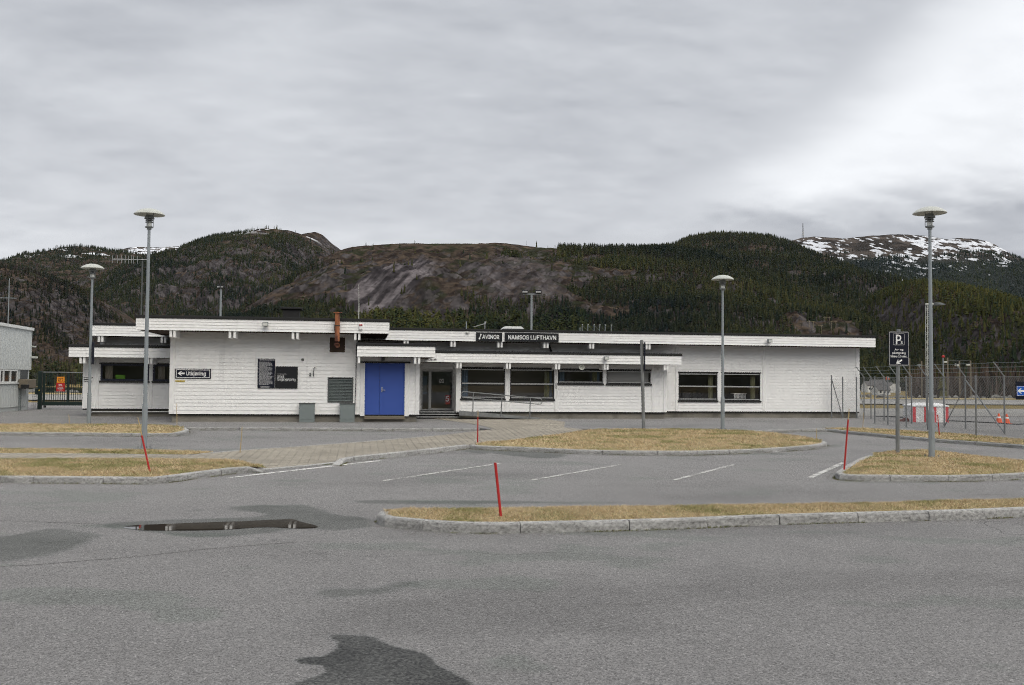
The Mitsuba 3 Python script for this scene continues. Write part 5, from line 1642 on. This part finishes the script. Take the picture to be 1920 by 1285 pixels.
rv = np.array([[u_, a, zt1 + slope * (V1 - a) + d] for u_ in (SU - 9, SU + .10) for a in (V0, V1 + .08) for d in (-.10, .03)])
part(SB, 'roof', bw((rv, box(0, 1, 0, 1, 0, 1)[1])), 'house_white_m')
part(SB, 'corner_trim', bw(cbox(SU - .12, SU + .03, V1, V1 + .03, zu, zt1 - .11, .004)), 'clad_m')
wv = [42.108, 42.785, 43.604, 44.458, 44.866, 45.707, 46.582]
wv = sorted(wv)
for i in range(len(wv) - 1):
    a, b = wv[i] + .03, wv[i + 1] - .03
    w = part(SB, 'window', bw(join(cbox(SU - .06, SU + .02, a - .03, a + .03, zl, zu - .02, .004), cbox(SU - .06, SU + .02, b - .03, b + .03, zl, zu - .02, .004), cbox(SU - .06, SU + .02, a + .032, b - .032, zl, zl + .06, .004), cbox(SU - .06, SU + .02, a + .032, b - .032, zu - .08, zu - .02, .004))), 'house_white_m')
    scene[w + '__pane'] = mikit.ply(bw(box(SU - .03, SU - .02, a + .03, b - .03, zl + .06, zu - .08)), 'pane_dark_m')
part(SB, 'window_sill', bw(cbox(SU - .04, SU + .06, V0, wv[-1] + .3, zl - .05, zl - .004, .006)), 'house_white_m')
part(SB, 'niche', bw(box(SU - .045, SU - .03, 47.103, 48.073, 1.173, zu - .03)), 'grey_dark_m')
k = thing('letter_box', 'weathered grey box on the shed wall below its windows', 'box')
part(k, 'body', bw(cbox(SU + .01, SU + .42, 46.676, 47.844, 1.079, 1.495, .02)), 'wood_m')
part(k, 'meter', bw(cbox(SU + .20, SU + .5, 46.416, 46.656, 1.059, 1.253, .02)), 'black_m')
part(k, 'conduit', bw(join(*[rod([SU + .04, q, -.05], [SU + .04, q, 1.082], .02, 6) for q in (46.789, 46.997)])), 'grey_paint_m')
for lab, p_, s in (('white security camera on the far corner of the shed', (48.333, 2.514), 1.0), ('small white lamp high on the far corner of the shed', (48.254, 3.016), .6)):
    k = thing('security_camera' if s == 1 else 'corner_lamp', lab, 'camera' if s == 1 else 'lamp')
    c = (SU + .12, V1 + .02, p_[1])
    part(k, 'housing', bw(cbox(c[0] - .1 * s, c[0] + .18 * s, c[1] - .06 * s, c[1] + .06 * s, c[2] - .05 * s, c[2] + .05 * s, .02)), 'lamp_white_m')
    part(k, 'bracket', bw(rod([SU - .05, V1, c[2] + .03], [c[0], c[1], c[2] + .03], .02, 6)), 'lamp_white_m')

# ------------------------------------------------------------------ hills, forests, far things
def terr_fn(p, n, uv):
    a = fbm(p.x * 0.012, p.y * 0.012, p.z * 0.014, 5)
    b = fbm(p.x * 0.11, p.y * 0.11, p.z * 0.11, 4)
    st = fbm(p.x * 0.12 + p.z * 0.05, p.y * 0.12, p.z * 0.022, 4)
    heath = mix((0.028, 0.021, 0.018), (0.066, 0.050, 0.038), smoothstep(0.38, 0.62, b))
    heath = mix(heath, (0.022, 0.024, 0.014), smoothstep(0.48, 0.66, fbm(p.x * .05, p.y * .05, p.z * .05 + 7, 3)))
    rock = mix((0.030, 0.027, 0.028), (0.080, 0.072, 0.073), smoothstep(0.36, 0.66, st))
    steep = smoothstep(0.92, 0.66, n.z)
    w = smoothstep(0.50, 0.70, 0.52 * a + 0.20 * b + 0.36 * steep + 0.01)
    # the two bare slabs on the face of the middle hill
    sl = fbm(p.x * .16 - p.z * .10, p.y * .02, p.z * .022 + p.x * .012, 4)
    wob = 0.9 * (fbm(p.x * .03, p.y * .01, p.z * .03 + 2, 3) - .5)
    d1 = dr.square((p.x + 128 - .55 * (p.z - 105)) / 36) + dr.square((p.z - 108) / 46) + wob
    d2 = dr.square((p.x - 6 + .35 * (p.z - 110)) / 62) + dr.square((p.z - 112) / 58) + wob * 1.4
    mid_hill = smoothstep(690, 720, p.y) * smoothstep(1330, 1290, p.y)
    slab = dr.maximum(smoothstep(1.0, 0.7, d1), 0.50 * smoothstep(1.05, 0.3, d2)) * mid_hill
    rock = mix(rock, mix((0.034, 0.030, 0.032), (0.128, 0.114, 0.119), smoothstep(0.36, 0.62, sl)), slab)
    w = dr.maximum(w, slab * smoothstep(0.30, 0.46, b + 0.25 * slab))
    c = mix(heath, rock, w) * (0.62 + 0.76 * noise(p.x * .33, p.y * .33, p.z * .33)) * (0.75 + 0.5 * noise(p.x * .09 + 5, p.y * .09, p.z * .16))
    return c


def crest_fn(p, n, uv):
    sn = smoothstep(0.60, 0.625, fbm(p.x * .022 + 3, p.y * .022, p.z * .05, 4)) * smoothstep(292, 316, p.z)
    return mix(terr_fn(p, n, uv), (0.70, 0.72, 0.76), sn)


def snow_fn(p, n, uv):
    a = fbm(p.x * 0.010 + p.z * .006, p.y * 0.002, p.z * 0.012, 4)
    b = fbm(p.x * 0.020, p.y * 0.020, p.z * 0.05, 4)
    base = mix((0.030, 0.026, 0.023), (0.080, 0.067, 0.058), smoothstep(0.35, 0.65, b))
    hgt = smoothstep(270, 470, p.z)
    base = mix((0.022, 0.027, 0.024), base, smoothstep(405, 465, p.z + 70 * (a - 0.5)))
    s = smoothstep(0.571, 0.597, 0.42 * a + 0.58 * fbm(p.x * 0.062 + p.z * 0.03, p.y * 0.006, p.z * 0.085, 4) - 0.13 * (1 - hgt) + 0.035 * hgt)
    return mix(base, (0.58, 0.60, 0.64), s)


proc_mat('terrain_m', terr_fn, 1.0, specular=0.0)
proc_mat('crest_m', crest_fn, 1.0, specular=0.0)
proc_mat('snow_terrain_m', snow_fn, 1.0, specular=0.0)
HILL = {}


def hill(name, label, Yr, Yf, pts, seed, m='terrain_m', rough=.10, nt=80, power=1.6, back=.5, dx=None, cragy=1.0):
    """A hill whose crest runs across the view at distance Yr, falling to its foot at Yf."""
    P = np.array(pts, float)
    X0, X1 = P[0, 0], P[-1, 0]
    nx = int((X1 - X0) / (dx or (X1 - X0) / 240))
    xs = np.linspace(X0, X1, nx)
    rat = Yf / Yr

    def height(x, y):
        x, y = np.asarray(x, float), np.asarray(y, float)
        t = (y - Yf) / (Yr - Yf)
        H = np.interp(x, P[:, 0], P[:, 1]) + 4.2
        k = (X1 - X0) / 60
        H = .6 * H + .2 * (np.interp(x - k * .5, P[:, 0], P[:, 1]) + np.interp(x + k * .5, P[:, 0], P[:, 1]) + 8.4)
        tc = np.clip(t, 0, 1)
        s = 1 - (1 - tc) ** power
        pr = s * (rat + tc * (1 - rat))
        pr = np.where(t > 1, 1 - 0.9 * (t - 1) ** 1.5, pr)
        hm = max(P[:, 1].max(), 30)
        q = np.stack([x / hm * 2.2, y / hm * 2.2, x * 0 + seed], -1)
        big = meshkit.fbm(q, 4, seed) - .5
        rid = np.abs(meshkit.fbm(q * 2.3 + 5, 4, seed + 1) - .5) * 2
        fine = .62 - np.abs(meshkit.fbm(q * 5, 5, seed + 2) - .5) * 5
        w = np.maximum(np.sin(np.pi * np.clip(t, 0, 1)), 0) ** .8
        loc = np.clip(H / (.8 * hm), 0.05, 1)
        z = H * pr + loc * w * hm * rough * (big * 2.0 - rid * .8 + .1) + hm * .013 * cragy * fine * (.35 + .65 * np.clip(w, 0, 1))
        return np.where(t <= 0, -4.4, z - 4.2)
    ts = np.concatenate([np.linspace(0, 1, nt), 1 + np.linspace(.05, back, 8)])
    ysr = Yf + ts * (Yr - Yf)
    struct(name, label, grid_sheet(xs, ysr, height), m, smooth=True, cat='hill')
    HILL[seed] = (height, X0, X1, Yf, Yr, P)
    return height


hill('mountain', 'distant snow patched ridge at the far left', 5200, 3600, [(-3538.6, 529.1), (-2961.4, 609.6), (-2787.9, 625.7), (-2730.2, 637.8), (-2657.8, 641.4), (-2585.8, 659.5), (-2353.6, 655.6), (-2209.0, 674.3), (-2108.0, 698.5), (-2030.0, 709.4), (-1919.5, 703.0), (-1803.7, 714.2), (-1730.7, 695.9), (-1511.9, 633.7), (-1160.4, 433.1)], 1, 'snow_terrain_m', nt=40, rough=.05)
hill('mountain', 'long snow patched mountain at the right with a lattice tower', 3600, 2300, [(740.4, 434.3), (881.0, 487.9), (1041.9, 533.7), (1082.1, 544.2), (1132.4, 550.7), (1202.8, 546.2), (1247.0, 543.5), (1323.4, 552.3), (1420.0, 562.2), (1504.4, 559.9), (1584.8, 553.5), (1634.9, 542.8), (1685.3, 550.3), (1755.6, 544.9), (1797.7, 534.1), (1829.6, 512.2), (1857.4, 480.1), (1885.0, 440.0), (1964.2, 354.1), (2282.8, 206.2)], 2, 'snow_terrain_m', nt=90, rough=.10, power=1.12)
hill('hill', 'dark wooded hill at the left with small snow patches', 2600, 1500, [(-1825.2, 206.8), (-1479.9, 279.5), (-1364.4, 296.5), (-1328.5, 306.9), (-1300.0, 324.7), (-1264.2, 342.5), (-1199.2, 354.7), (-1162.9, 353.5), (-1104.6, 343.8), (-1053.8, 339.9), (-973.6, 324.5), (-915.7, 327.9), (-872.2, 329.8), (-785.1, 326.1), (-638.6, 245.9), (-463.3, 145.9)], 3, 'crest_m', nt=60)
hill('hill', 'secondary dark summit behind the craggy hill', 2700, 1900, [(-725.1, 345.4), (-635.6, 396.2), (-605.6, 405.5), (-560.5, 415.0), (-537.7, 405.3), (-514.8, 385.1), (-488.9, 365.6), (-446.2, 332.7), (-362.4, 257.9)], 4, nt=40, rough=.05)
hill('hill', 'craggy hill with a rounded summit left of the centre', 2100, 1150, [(-910.6, 78.5), (-785.4, 220.1), (-733.8, 267.6), (-691.0, 295.0), (-658.5, 308.3), (-611.7, 315.7), (-576.7, 321.3), (-541.6, 328.7), (-518.2, 328.9), (-482.9, 323.3), (-453.4, 315.9), (-423.9, 299.7), (-376.3, 258.9), (-304.9, 177.3), (-234.0, 119.3)], 5, 'crest_m', rough=.13, cragy=1.5)
hill('hill', 'broad rocky hill in the middle, wooded on its right', 1300, 700, [(-354.0, 43.8), (-304.6, 109.4), (-283.4, 141.5), (-261.9, 157.7), (-236.8, 174.0), (-218.8, 180.7), (-189.8, 183.5), (-146.3, 185.7), (-117.2, 185.9), (-80.9, 184.8), (-44.7, 186.9), (-22.9, 187.8), (-1.1, 186.2), (27.9, 182.1), (71.5, 180.2), (100.5, 179.8), (144.0, 179.4), (216.6, 179.3), (267.4, 171.0), (354.3, 129.5), (433.8, 86.7), (534.8, 40.5)], 6, rough=.11, nt=110, dx=3.6, cragy=1.3)
hill('hill', 'tall forested hill right of the centre', 1900, 850, [(63.1, 121.0), (189.4, 242.1), (226.4, 259.5), (274.1, 263.1), (318.7, 267.7), (348.3, 283.9), (390.8, 292.3), (433.2, 294.8), (465.0, 292.4), (507.5, 289.6), (539.3, 281.3), (571.1, 265.6), (634.5, 228.9), (697.9, 197.5), (761.2, 160.9), (824.4, 122.2), (940.1, 65.0)], 7, nt=90)
hill('hill', 'near rocky shoulder at the far left', 1200, 620, [(-924.6, 149.3), (-710.2, 144.4), (-643.1, 136.9), (-609.5, 133.2), (-587.9, 124.0), (-562.2, 113.5), (-528.0, 85.6), (-480.4, 49.2), (-419.6, 13.1)], 8, rough=.13, nt=90, cragy=1.6)
hill('hill', 'forested knoll at the right edge', 1050, 560, [(361.8, 12.0), (397.1, 67.2), (413.7, 97.2), (426.6, 105.6), (441.3, 109.2), (461.8, 107.0), (485.1, 99.6), (514.2, 86.9), (549.1, 73.2), (584.0, 61.8), (665.5, 40.8), (781.8, 18.5)], 9, nt=80, rough=.09)


# the wooded valley side behind the camera, which the windows mirror
def behind(x, y):
    q = np.stack([x / 160, y / 160, x * 0 + 3], -1)
    return -4 + 150 * sst(-170, -900, y) * (.7 + .6 * meshkit.fbm(q, 4, 91))


scene['dark_wood_m'] = {'type': 'twosided', 'bsdf': {'type': 'diffuse', 'reflectance': rgb(.036, .040, .024)}}
struct('hill', 'wooded valley side behind the camera', grid_sheet(np.linspace(-1400, 1400, 60), np.linspace(-900, -170, 24), behind), 'dark_wood_m', smooth=True)


# trees: one template per kind, scattered
def cone_tree(tiers, sides, seed, wide=.15):
    r_ = np.random.default_rng(seed)
    v, f = [], []
    for i in range(tiers):
        z0, z1 = .06 + .94 * i / tiers * .92, .06 + .94 * min(1, (i + 1.55) / tiers)
        z1 = 1.0 if i == tiers - 1 else z1
        R = wide * (1 - i / (tiers + .15)) ** .85
        an = np.arange(sides) * 2 * np.pi / sides + r_.uniform(0, 2)
        rr = R * r_.uniform(.6, 1.25, sides)
        o = len(v)
        v += [[a * math.cos(t), a * math.sin(t), z0 + r_.uniform(-.05, .03)] for a, t in zip(rr, an)] + [[r_.normal(0, .01), r_.normal(0, .01), z1]]
        f += [[o + j, o + (j + 1) % sides, o + sides] for j in range(sides)]
    return np.array(v), np.array(f)


def pine_far(seed):
    r_ = np.random.default_rng(seed)
    v, f = [], []
    for i in range(3):
        c = np.array([r_.normal(0, .07), r_.normal(0, .07), .45 + .42 * i / 2])
        R = .17 * (1.05 - .2 * i) * r_.uniform(.8, 1.2)
        o = len(v)
        v += (np.array([[1, 0, 0], [-.5, .85, .1], [-.5, -.85, -.1], [0, 0, .9], [0, 0, -.6]]) * R + r_.normal(0, .03, (5, 3)) + c).tolist()
        f += [q for j in range(3) for q in ([o + j, o + (j + 1) % 3, o + 3], [o + (j + 1) % 3, o + j, o + 4])]
    return np.array(v), np.array(f)


def pine_tree_t(seed, blobs=7):
    r_ = np.random.default_rng(seed)
    v, f = [], []
    for i in range(blobs):
        c = np.array([r_.normal(0, .09), r_.normal(0, .09), .38 + .55 * i / (blobs - 1)])
        R = .17 * (1.05 - .65 * i / blobs) * r_.uniform(.8, 1.2)
        o = len(v)
        pts = np.array([[1, 0, 0], [.3, .95, .1], [-.8, .6, -.1], [-.8, -.6, .1], [.3, -.95, -.1], [0, 0, .8], [0, 0, -.5]]) * R + r_.normal(0, .03, (7, 3)) + c
        v += pts.tolist()
        for j in range(5):
            f += [[o + j, o + (j + 1) % 5, o + 5], [o + (j + 1) % 5, o + j, o + 6]]
    o = len(v)
    v += [[.016, 0, 0], [-.008, .014, 0], [-.008, -.014, 0], [0, 0, .8]]
    f += [[o, o + 1, o + 3], [o + 1, o + 2, o + 3], [o + 2, o, o + 3]]
    return np.array(v), np.array(f)


def bare_tree(seed, n=9):
    """Leafless birch: a trunk and thin upward branches as slender blades."""
    r_ = np.random.default_rng(seed)
    v, f = [], []
    for i in range(n):
        z0 = r_.uniform(0.0, .45) if i else 0
        a = r_.uniform(0, 2 * np.pi)
        sp = r_.uniform(.06, .22) if i else .02
        top = np.array([sp * math.cos(a), sp * math.sin(a), min(1, z0 + r_.uniform(.35, .6)) if i else 1.0])
        w = .018 if i else .022
        d = np.array([math.cos(a + 1.57), math.sin(a + 1.57), 0]) * w
        o = len(v)
        b = np.array([0, 0, z0])
        mid = (b + top) / 2 + [0, 0, -.04]
        v += [(b - d * .5).tolist(), (mid + d).tolist(), top.tolist(), (mid - d).tolist()]
        f += [[o, o + 1, o + 2], [o, o + 2, o + 3]]
    return np.array(v), np.array(f)


TPL = {'spruce': [cone_tree(2, 5, i) for i in range(5)], 'fine': [cone_tree(5, 7, 20 + i, .17) for i in range(5)], 'pine': [pine_far(40 + i) for i in range(5)], 'bare': [bare_tree(60 + i, 5) for i in range(6)], 'bare_fine': [bare_tree(80 + i) for i in range(6)], 'pine_fine': [pine_tree_t(100 + i) for i in range(5)]}
GREENS = np.array([[.027, .033, .018], [.035, .040, .020], [.045, .047, .022], [.022, .031, .022]])
BROWNS = np.array([[.056, .046, .040], [.070, .061, .057], [.047, .038, .032]])


def plant(pos, kinds, heights, shade):
    """Trees at pos (n x 3): per-tree kind, height and colour; returns vertices, faces, colours."""
    V, Fc, C, o = [], [], [], 0
    var = rng.integers(0, 5, len(pos))
    for kd in set(kinds):
        for j in range(5):
            idx = np.nonzero((kinds == kd) & (var == j))[0]
            if not len(idx):
                continue
            tv, tf = TPL[kd][j]
            n = len(idx)
            a = rng.uniform(0, 2 * np.pi, n)
            h = heights[idx][:, None]
            wd = h * rng.uniform(.8, 1.3, (n, 1))
            x = tv[None, :, 0] * np.cos(a)[:, None] - tv[None, :, 1] * np.sin(a)[:, None]
            y = tv[None, :, 0] * np.sin(a)[:, None] + tv[None, :, 1] * np.cos(a)[:, None]
            v = np.stack([pos[idx, 0:1] + x * wd, pos[idx, 1:2] + y * wd, pos[idx, 2:3] + tv[None, :, 2] * h - .3], -1)
            f = tf[None] + (np.arange(n) * len(tv))[:, None, None] + o
            pal = BROWNS if kd.startswith('bare') else GREENS
            loc = meshkit.fbm(np.stack([pos[idx, 0] / 130, pos[idx, 1] / 130, pos[idx, 2] / 80], -1), 3, 77)[:, None]
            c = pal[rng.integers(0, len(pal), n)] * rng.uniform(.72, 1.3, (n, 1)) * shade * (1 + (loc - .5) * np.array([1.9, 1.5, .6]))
            c = np.repeat(c[:, None], len(tv), 1) * rng.uniform(.85, 1.15, (n, len(tv), 1))
            V.append(v.reshape(-1, 3)); Fc.append(f.reshape(-1, 3)); C.append(c.reshape(-1, 3))
            o += n * len(tv)
    return np.vstack(V), np.vstack(Fc), np.vstack(C)


def forest(label, seed, n, dens, hmin, hmax, bare=.15, kind='spruce', shade=(1, 1, 1), pine=0.0):
    hf, X0, X1, Yf, Yr, P = HILL[seed]
    x = rng.uniform(X0, X1, n)
    y = rng.uniform(Yf, Yr + .14 * (Yr - Yf), n)
    ok = (np.abs(x) < y * .60)
    x, y = x[ok], y[ok]
    z = hf(x, y)
    t = (y - Yf) / (Yr - Yf)
    e = 6.0
    nz = 1 / np.sqrt(1 + ((hf(x + e, y) - hf(x - e, y)) / (2 * e)) ** 2 + ((hf(x, y + e) - hf(x, y - e)) / (2 * e)) ** 2)
    q = np.stack([x / 90, y / 90, z / 60 + seed], -1)
    nse = meshkit.fbm(q, 4, seed + 30)
    d = dens(x, y, z, t, nz, nse)
    keep = rng.uniform(0, 1, len(x)) < d
    x, y, z, nse = x[keep], y[keep], z[keep], nse[keep]
    n2 = meshkit.fbm(np.stack([x / 60, y / 60, z * 0 + 3], -1), 3, seed + 50)
    r_ = rng.uniform(0, 1, len(x))
    kinds = np.where(r_ < np.clip(bare + (n2 - .5) * 1.2, 0, .9), 'bare', kind)
    if pine:
        kinds = np.where((kinds == kind) & (rng.uniform(0, 1, len(x)) < pine), 'pine', kinds)
    h = rng.uniform(hmin, hmax, len(x)) * np.where(kinds == 'bare', .8, 1.0)
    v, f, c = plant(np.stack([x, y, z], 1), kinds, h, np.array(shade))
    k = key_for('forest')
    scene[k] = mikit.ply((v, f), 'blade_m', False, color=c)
    labels[k] = {'label': label, 'category': 'forest', 'kind': 'stuff'}
    return len(x), len(f)


stat = []
ss = sst
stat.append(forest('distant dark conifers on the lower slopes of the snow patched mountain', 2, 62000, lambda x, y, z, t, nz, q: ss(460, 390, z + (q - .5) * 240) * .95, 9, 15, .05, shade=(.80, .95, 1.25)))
stat.append(forest('dark conifers on the wooded hill at the left', 3, 38000, lambda x, y, z, t, nz, q: .12 + .88 * ss(.44, .54, q + .22 * (1 - t)), 7, 12, .2, shade=(.85, .9, 1.0)))
stat.append(forest('sparse trees on the secondary summit', 4, 2500, lambda x, y, z, t, nz, q: .25 * ss(.85, .5, t), 6, 10, .1))
stat.append(forest('trees on the flanks of the craggy hill', 5, 60000, lambda x, y, z, t, nz, q: np.clip(.10 + ss(.44, .55, q + .34 * (.56 - t) + .34 * ss(-520, -640, x)), 0, 1) * (1 - .9 * ss(.80, .95, t) * ss(-620, -560, x)), 6, 11, .34, shade=(.9, .95, 1.0)))
stat.append(forest('trees on the broad rocky hill, dense on its right and at its foot', 6, 92000, lambda x, y, z, t, nz, q: (1 - .97 * ss(.80, .90, t) * ss(60, 20, x)) * (1 - .95 * (x > 262) * (x < 330) * (y > 840) * (y < 940)) * np.clip(.006 + ss(.535, .65, q - .12 * ss(.40, .55, t) * ss(70, 10, x) + .34 * ss(50, 130, x + (q - .5) * 220 - 60 * ss(.5, 1, t)) + .44 * ss(.48, .10, t) + .22 * ss(-230, -320, x) - .45 * ss(.8, .97, t) * ss(60, 10, x)), 0, 1), 6, 10.5, .30, 'spruce', pine=.3))
stat.append(forest('forest covering the tall hill right of the centre', 7, 80000, lambda x, y, z, t, nz, q: np.clip(.22 + ss(.38, .50, q + .1 * (1 - t)), 0, 1) * (1 - .75 * ss(.93, 1.0, t) * ss(380, 440, x)), 7, 12.5, .28))
stat.append(forest('trees on the near rocky shoulder at the far left', 8, 40000, lambda x, y, z, t, nz, q: np.clip(.50 + ss(.38, .52, q + .22 * (.6 - t)), 0, 1), 5.5, 9.5, .72, pine=.2, shade=(.85, .8, .8)))
stat.append(forest('forest on the knoll at the right edge', 9, 40000, lambda x, y, z, t, nz, q: np.clip(.45 + ss(.36, .48, q + .25 * ss(425, 460, x)), 0, 1) * (.55 + .45 * ss(395, 425, x + (q - .5) * 60)), 6.5, 11, .28, pine=.3, shade=(1.3, 1.27, 1.0)))


def stand(label, n, xr, yr, hmin, hmax, bare, kind, shade, zg=-4.2, name='forest', pine=0.0):
    x, y = rng.uniform(*xr, n), rng.uniform(*yr, n)
    ok = np.abs(x) < y * .62
    x, y = x[ok], y[ok]
    if name == 'thicket':
        ok = x > y * .418
        x, y = x[ok], y[ok]
    z = np.maximum.reduce([HILL[s][0](np.clip(x, HILL[s][1], HILL[s][2]), np.minimum(y, HILL[s][4])) * 1.0 for s in (6, 9)] + [np.full(len(x), zg)])
    kinds = np.where(rng.uniform(0, 1, len(x)) < bare, 'bare_fine', np.where(rng.uniform(0, 1, len(x)) < pine, 'pine_fine', kind))
    h = rng.uniform(hmin, hmax, len(x))
    v, f, c = plant(np.stack([x, y, z], 1), kinds, h, np.array(shade))
    k = key_for(name)
    scene[k] = mikit.ply((v, f), 'blade_m', False, color=c)
    labels[k] = {'label': label, 'category': name, 'kind': 'stuff'}
    stat.append((len(x), len(f)))


stand('belt of green pines along the foot of the broad rocky hill', 1500, (-150, 70), (790, 915), 8, 13, .08, 'fine', (1.55, 1.5, 1.1), pine=.5)
stand('belt of trees below the left hills', 900, (-460, -110), (520, 700), 9, 15, .35, 'fine', (1.0, 1.0, 1.0), pine=.3)
stand('brown leafless thicket beyond the runway at the right', 2600, (50, 150), (150, 205), 6.0, 10.5, .93, 'fine', (1.5, 1.38, 1.3), name='thicket')
stand('brown leafless trees on the flat below the knoll', 2600, (90, 420), (240, 520), 7, 12, .8, 'fine', (1.3, 1.2, 1.12), name='thicket')

# lattice tower on the mountain
k = thing('lattice_tower', 'slim lattice transmitter tower on the distant snow patched mountain', 'tower')
tx, ty = 1093.193, 3600
tz0, tz1 = float(HILL[2][0](tx, ty)) - 4, 600.861
w = lambda z_: 4.0 * (1 - .8 * (z_ - tz0) / (tz1 - tz0))
for a in range(3):
    an = a * 2.094 + .5
    part(k, 'leg', tube([[tx + w(z_) * math.cos(an), ty + w(z_) * math.sin(an), z_] for z_ in np.linspace(tz0, tz1, 6)], .5, 5), 'roof_grey_m')
part(k, 'lattice', join(*[rod([tx + w(a) * math.cos(p), ty + w(a) * math.sin(p), a], [tx + w(b) * math.cos(p + 2.094), ty + w(b) * math.sin(p + 2.094), b], .22, 4) for a, b in zip(np.linspace(tz0, tz1, 13)[:-1], np.linspace(tz0, tz1, 13)[1:]) for p in (.5, 2.594, 4.688)]), 'roof_grey_m')
for fz, r_ in ((.28, 4.2), (.42, 3.2)):
    part(k, 'platform', lathe([(.001, 1.2), (r_, 1.2), (r_, -1.2), (.001, -1.2)], 10, (tx, ty, tz0 + (tz1 - tz0) * fz)), 'house_white_m')


# timber power line pylons on the forested slope
def pylon(label, hill_no, x, y, h, w_):
    z_ = float(HILL[hill_no][0](x, y))
    k = thing('power_pylon', label, 'pylon')
    for s in (-1, 1):
        part(k, 'pole', rod([x + s * w_ / 2, y, z_ - 1], [x + s * w_ / 2, y, z_ + h], .16, 5), 'pylon_m')
    part(k, 'crossarm', rod([x - w_ * .9, y, z_ + h * .9], [x + w_ * .9, y, z_ + h * .9], .14, 5), 'pylon_m')


mat('pylon_m', (.30, .25, .16), .8)
for lab, hn, x, y in (('left timber pylon in the clearing above the roof end', 6, 280, 897), ('second timber pylon in the clearing above the roof end', 6, 288, 898), ('pale timber pylon higher up the slope right of the clearing', 6, 305, 928),
                      ('timber pylon right of the pale one', 6, 306, 912), ('distant timber pylon far up the slope, left of the parking sign', 9, 392, 1052)):
    pylon(lab, hn, x, y, 7.5, 4.2)


def house(label, x, y, w_, d_, h, rot, roof_m='roof_grey_m', zg=-4.2):
    k = thing('house', label, 'house')
    A = lambda m: move(m, x, y, zg, rot)
    part(k, 'wall', A(box(-w_ / 2, w_ / 2, -d_ / 2, d_ / 2, 0, h)), 'house_white_m')
    g_ = [(-d_ / 2 - .4, h - .15), (0, h + d_ * .36), (d_ / 2 + .4, h - .15), (d_ / 2 + .4, h + .05), (0, h + d_ * .36 + .25), (-d_ / 2 - .4, h + .05)]
    v, f = prism(g_, -w_ / 2 - .3, w_ / 2 + .3)
    part(k, 'roof', A((np.stack([v[:, 2], v[:, 0], v[:, 1]], 1), f)), roof_m)
    v, f = prism([(-d_ / 2, h), (d_ / 2, h), (0, h + d_ * .36 - .05)], -w_ / 2, w_ / 2)
    part(k, 'gable', A((np.stack([v[:, 2], v[:, 0], v[:, 1]], 1), f)), 'house_white_m')
    for i in range(3):
        a = -w_ / 2 + w_ * (i + .5) / 3
        part(k, 'window', A(box(a - .5, a + .5, -d_ / 2 - .06, -d_ / 2 - .005, h * .4, h * .4 + 1.2)), 'pane_dark_m')


for lab, px, yy, w_, h, rot in (('white house with a grey roof beyond the runway, leftmost of the cluster', 1632, 590, 8, 4.2, .2), ('tallest white house of the cluster beyond the runway', 1645, 600, 9, 5.2, -.3), ('white house between the fence posts beyond the runway', 1664, 610, 8, 3.6, .5), ('low white house beside the parking sign post beyond the runway', 1677, 585, 7, 3.4, 1.2), ('small white house nearer the water beyond the runway', 1652, 470, 6, 2.4, .1)):
    house(lab, (px - 960) / 1800 * yy, yy, w_, 7, h, rot)

# haze in the valley
HAZE = 0.9e-5
if HAZE:
    scene['haze_air'] = {'type': 'homogeneous', 'albedo': rgb(.95, .95, .95), 'sigma_t': rgb(HAZE * .9, HAZE, HAZE * 1.15)}
    scene['haze'] = {'type': 'cube', 'to_world': T().translate([0, 4200, 350]).scale([9800, 5600, 356]), 'bsdf': {'type': 'null'}, 'interior': {'type': 'ref', 'id': 'haze_air'}}
    scene['camera']['medium'] = {'type': 'ref', 'id': 'haze_air'}
    labels['haze'] = {'label': 'thin haze between the near and far hills', 'category': 'haze', 'kind': 'stuff'}
print('trees', stat, 'entries', len(scene))
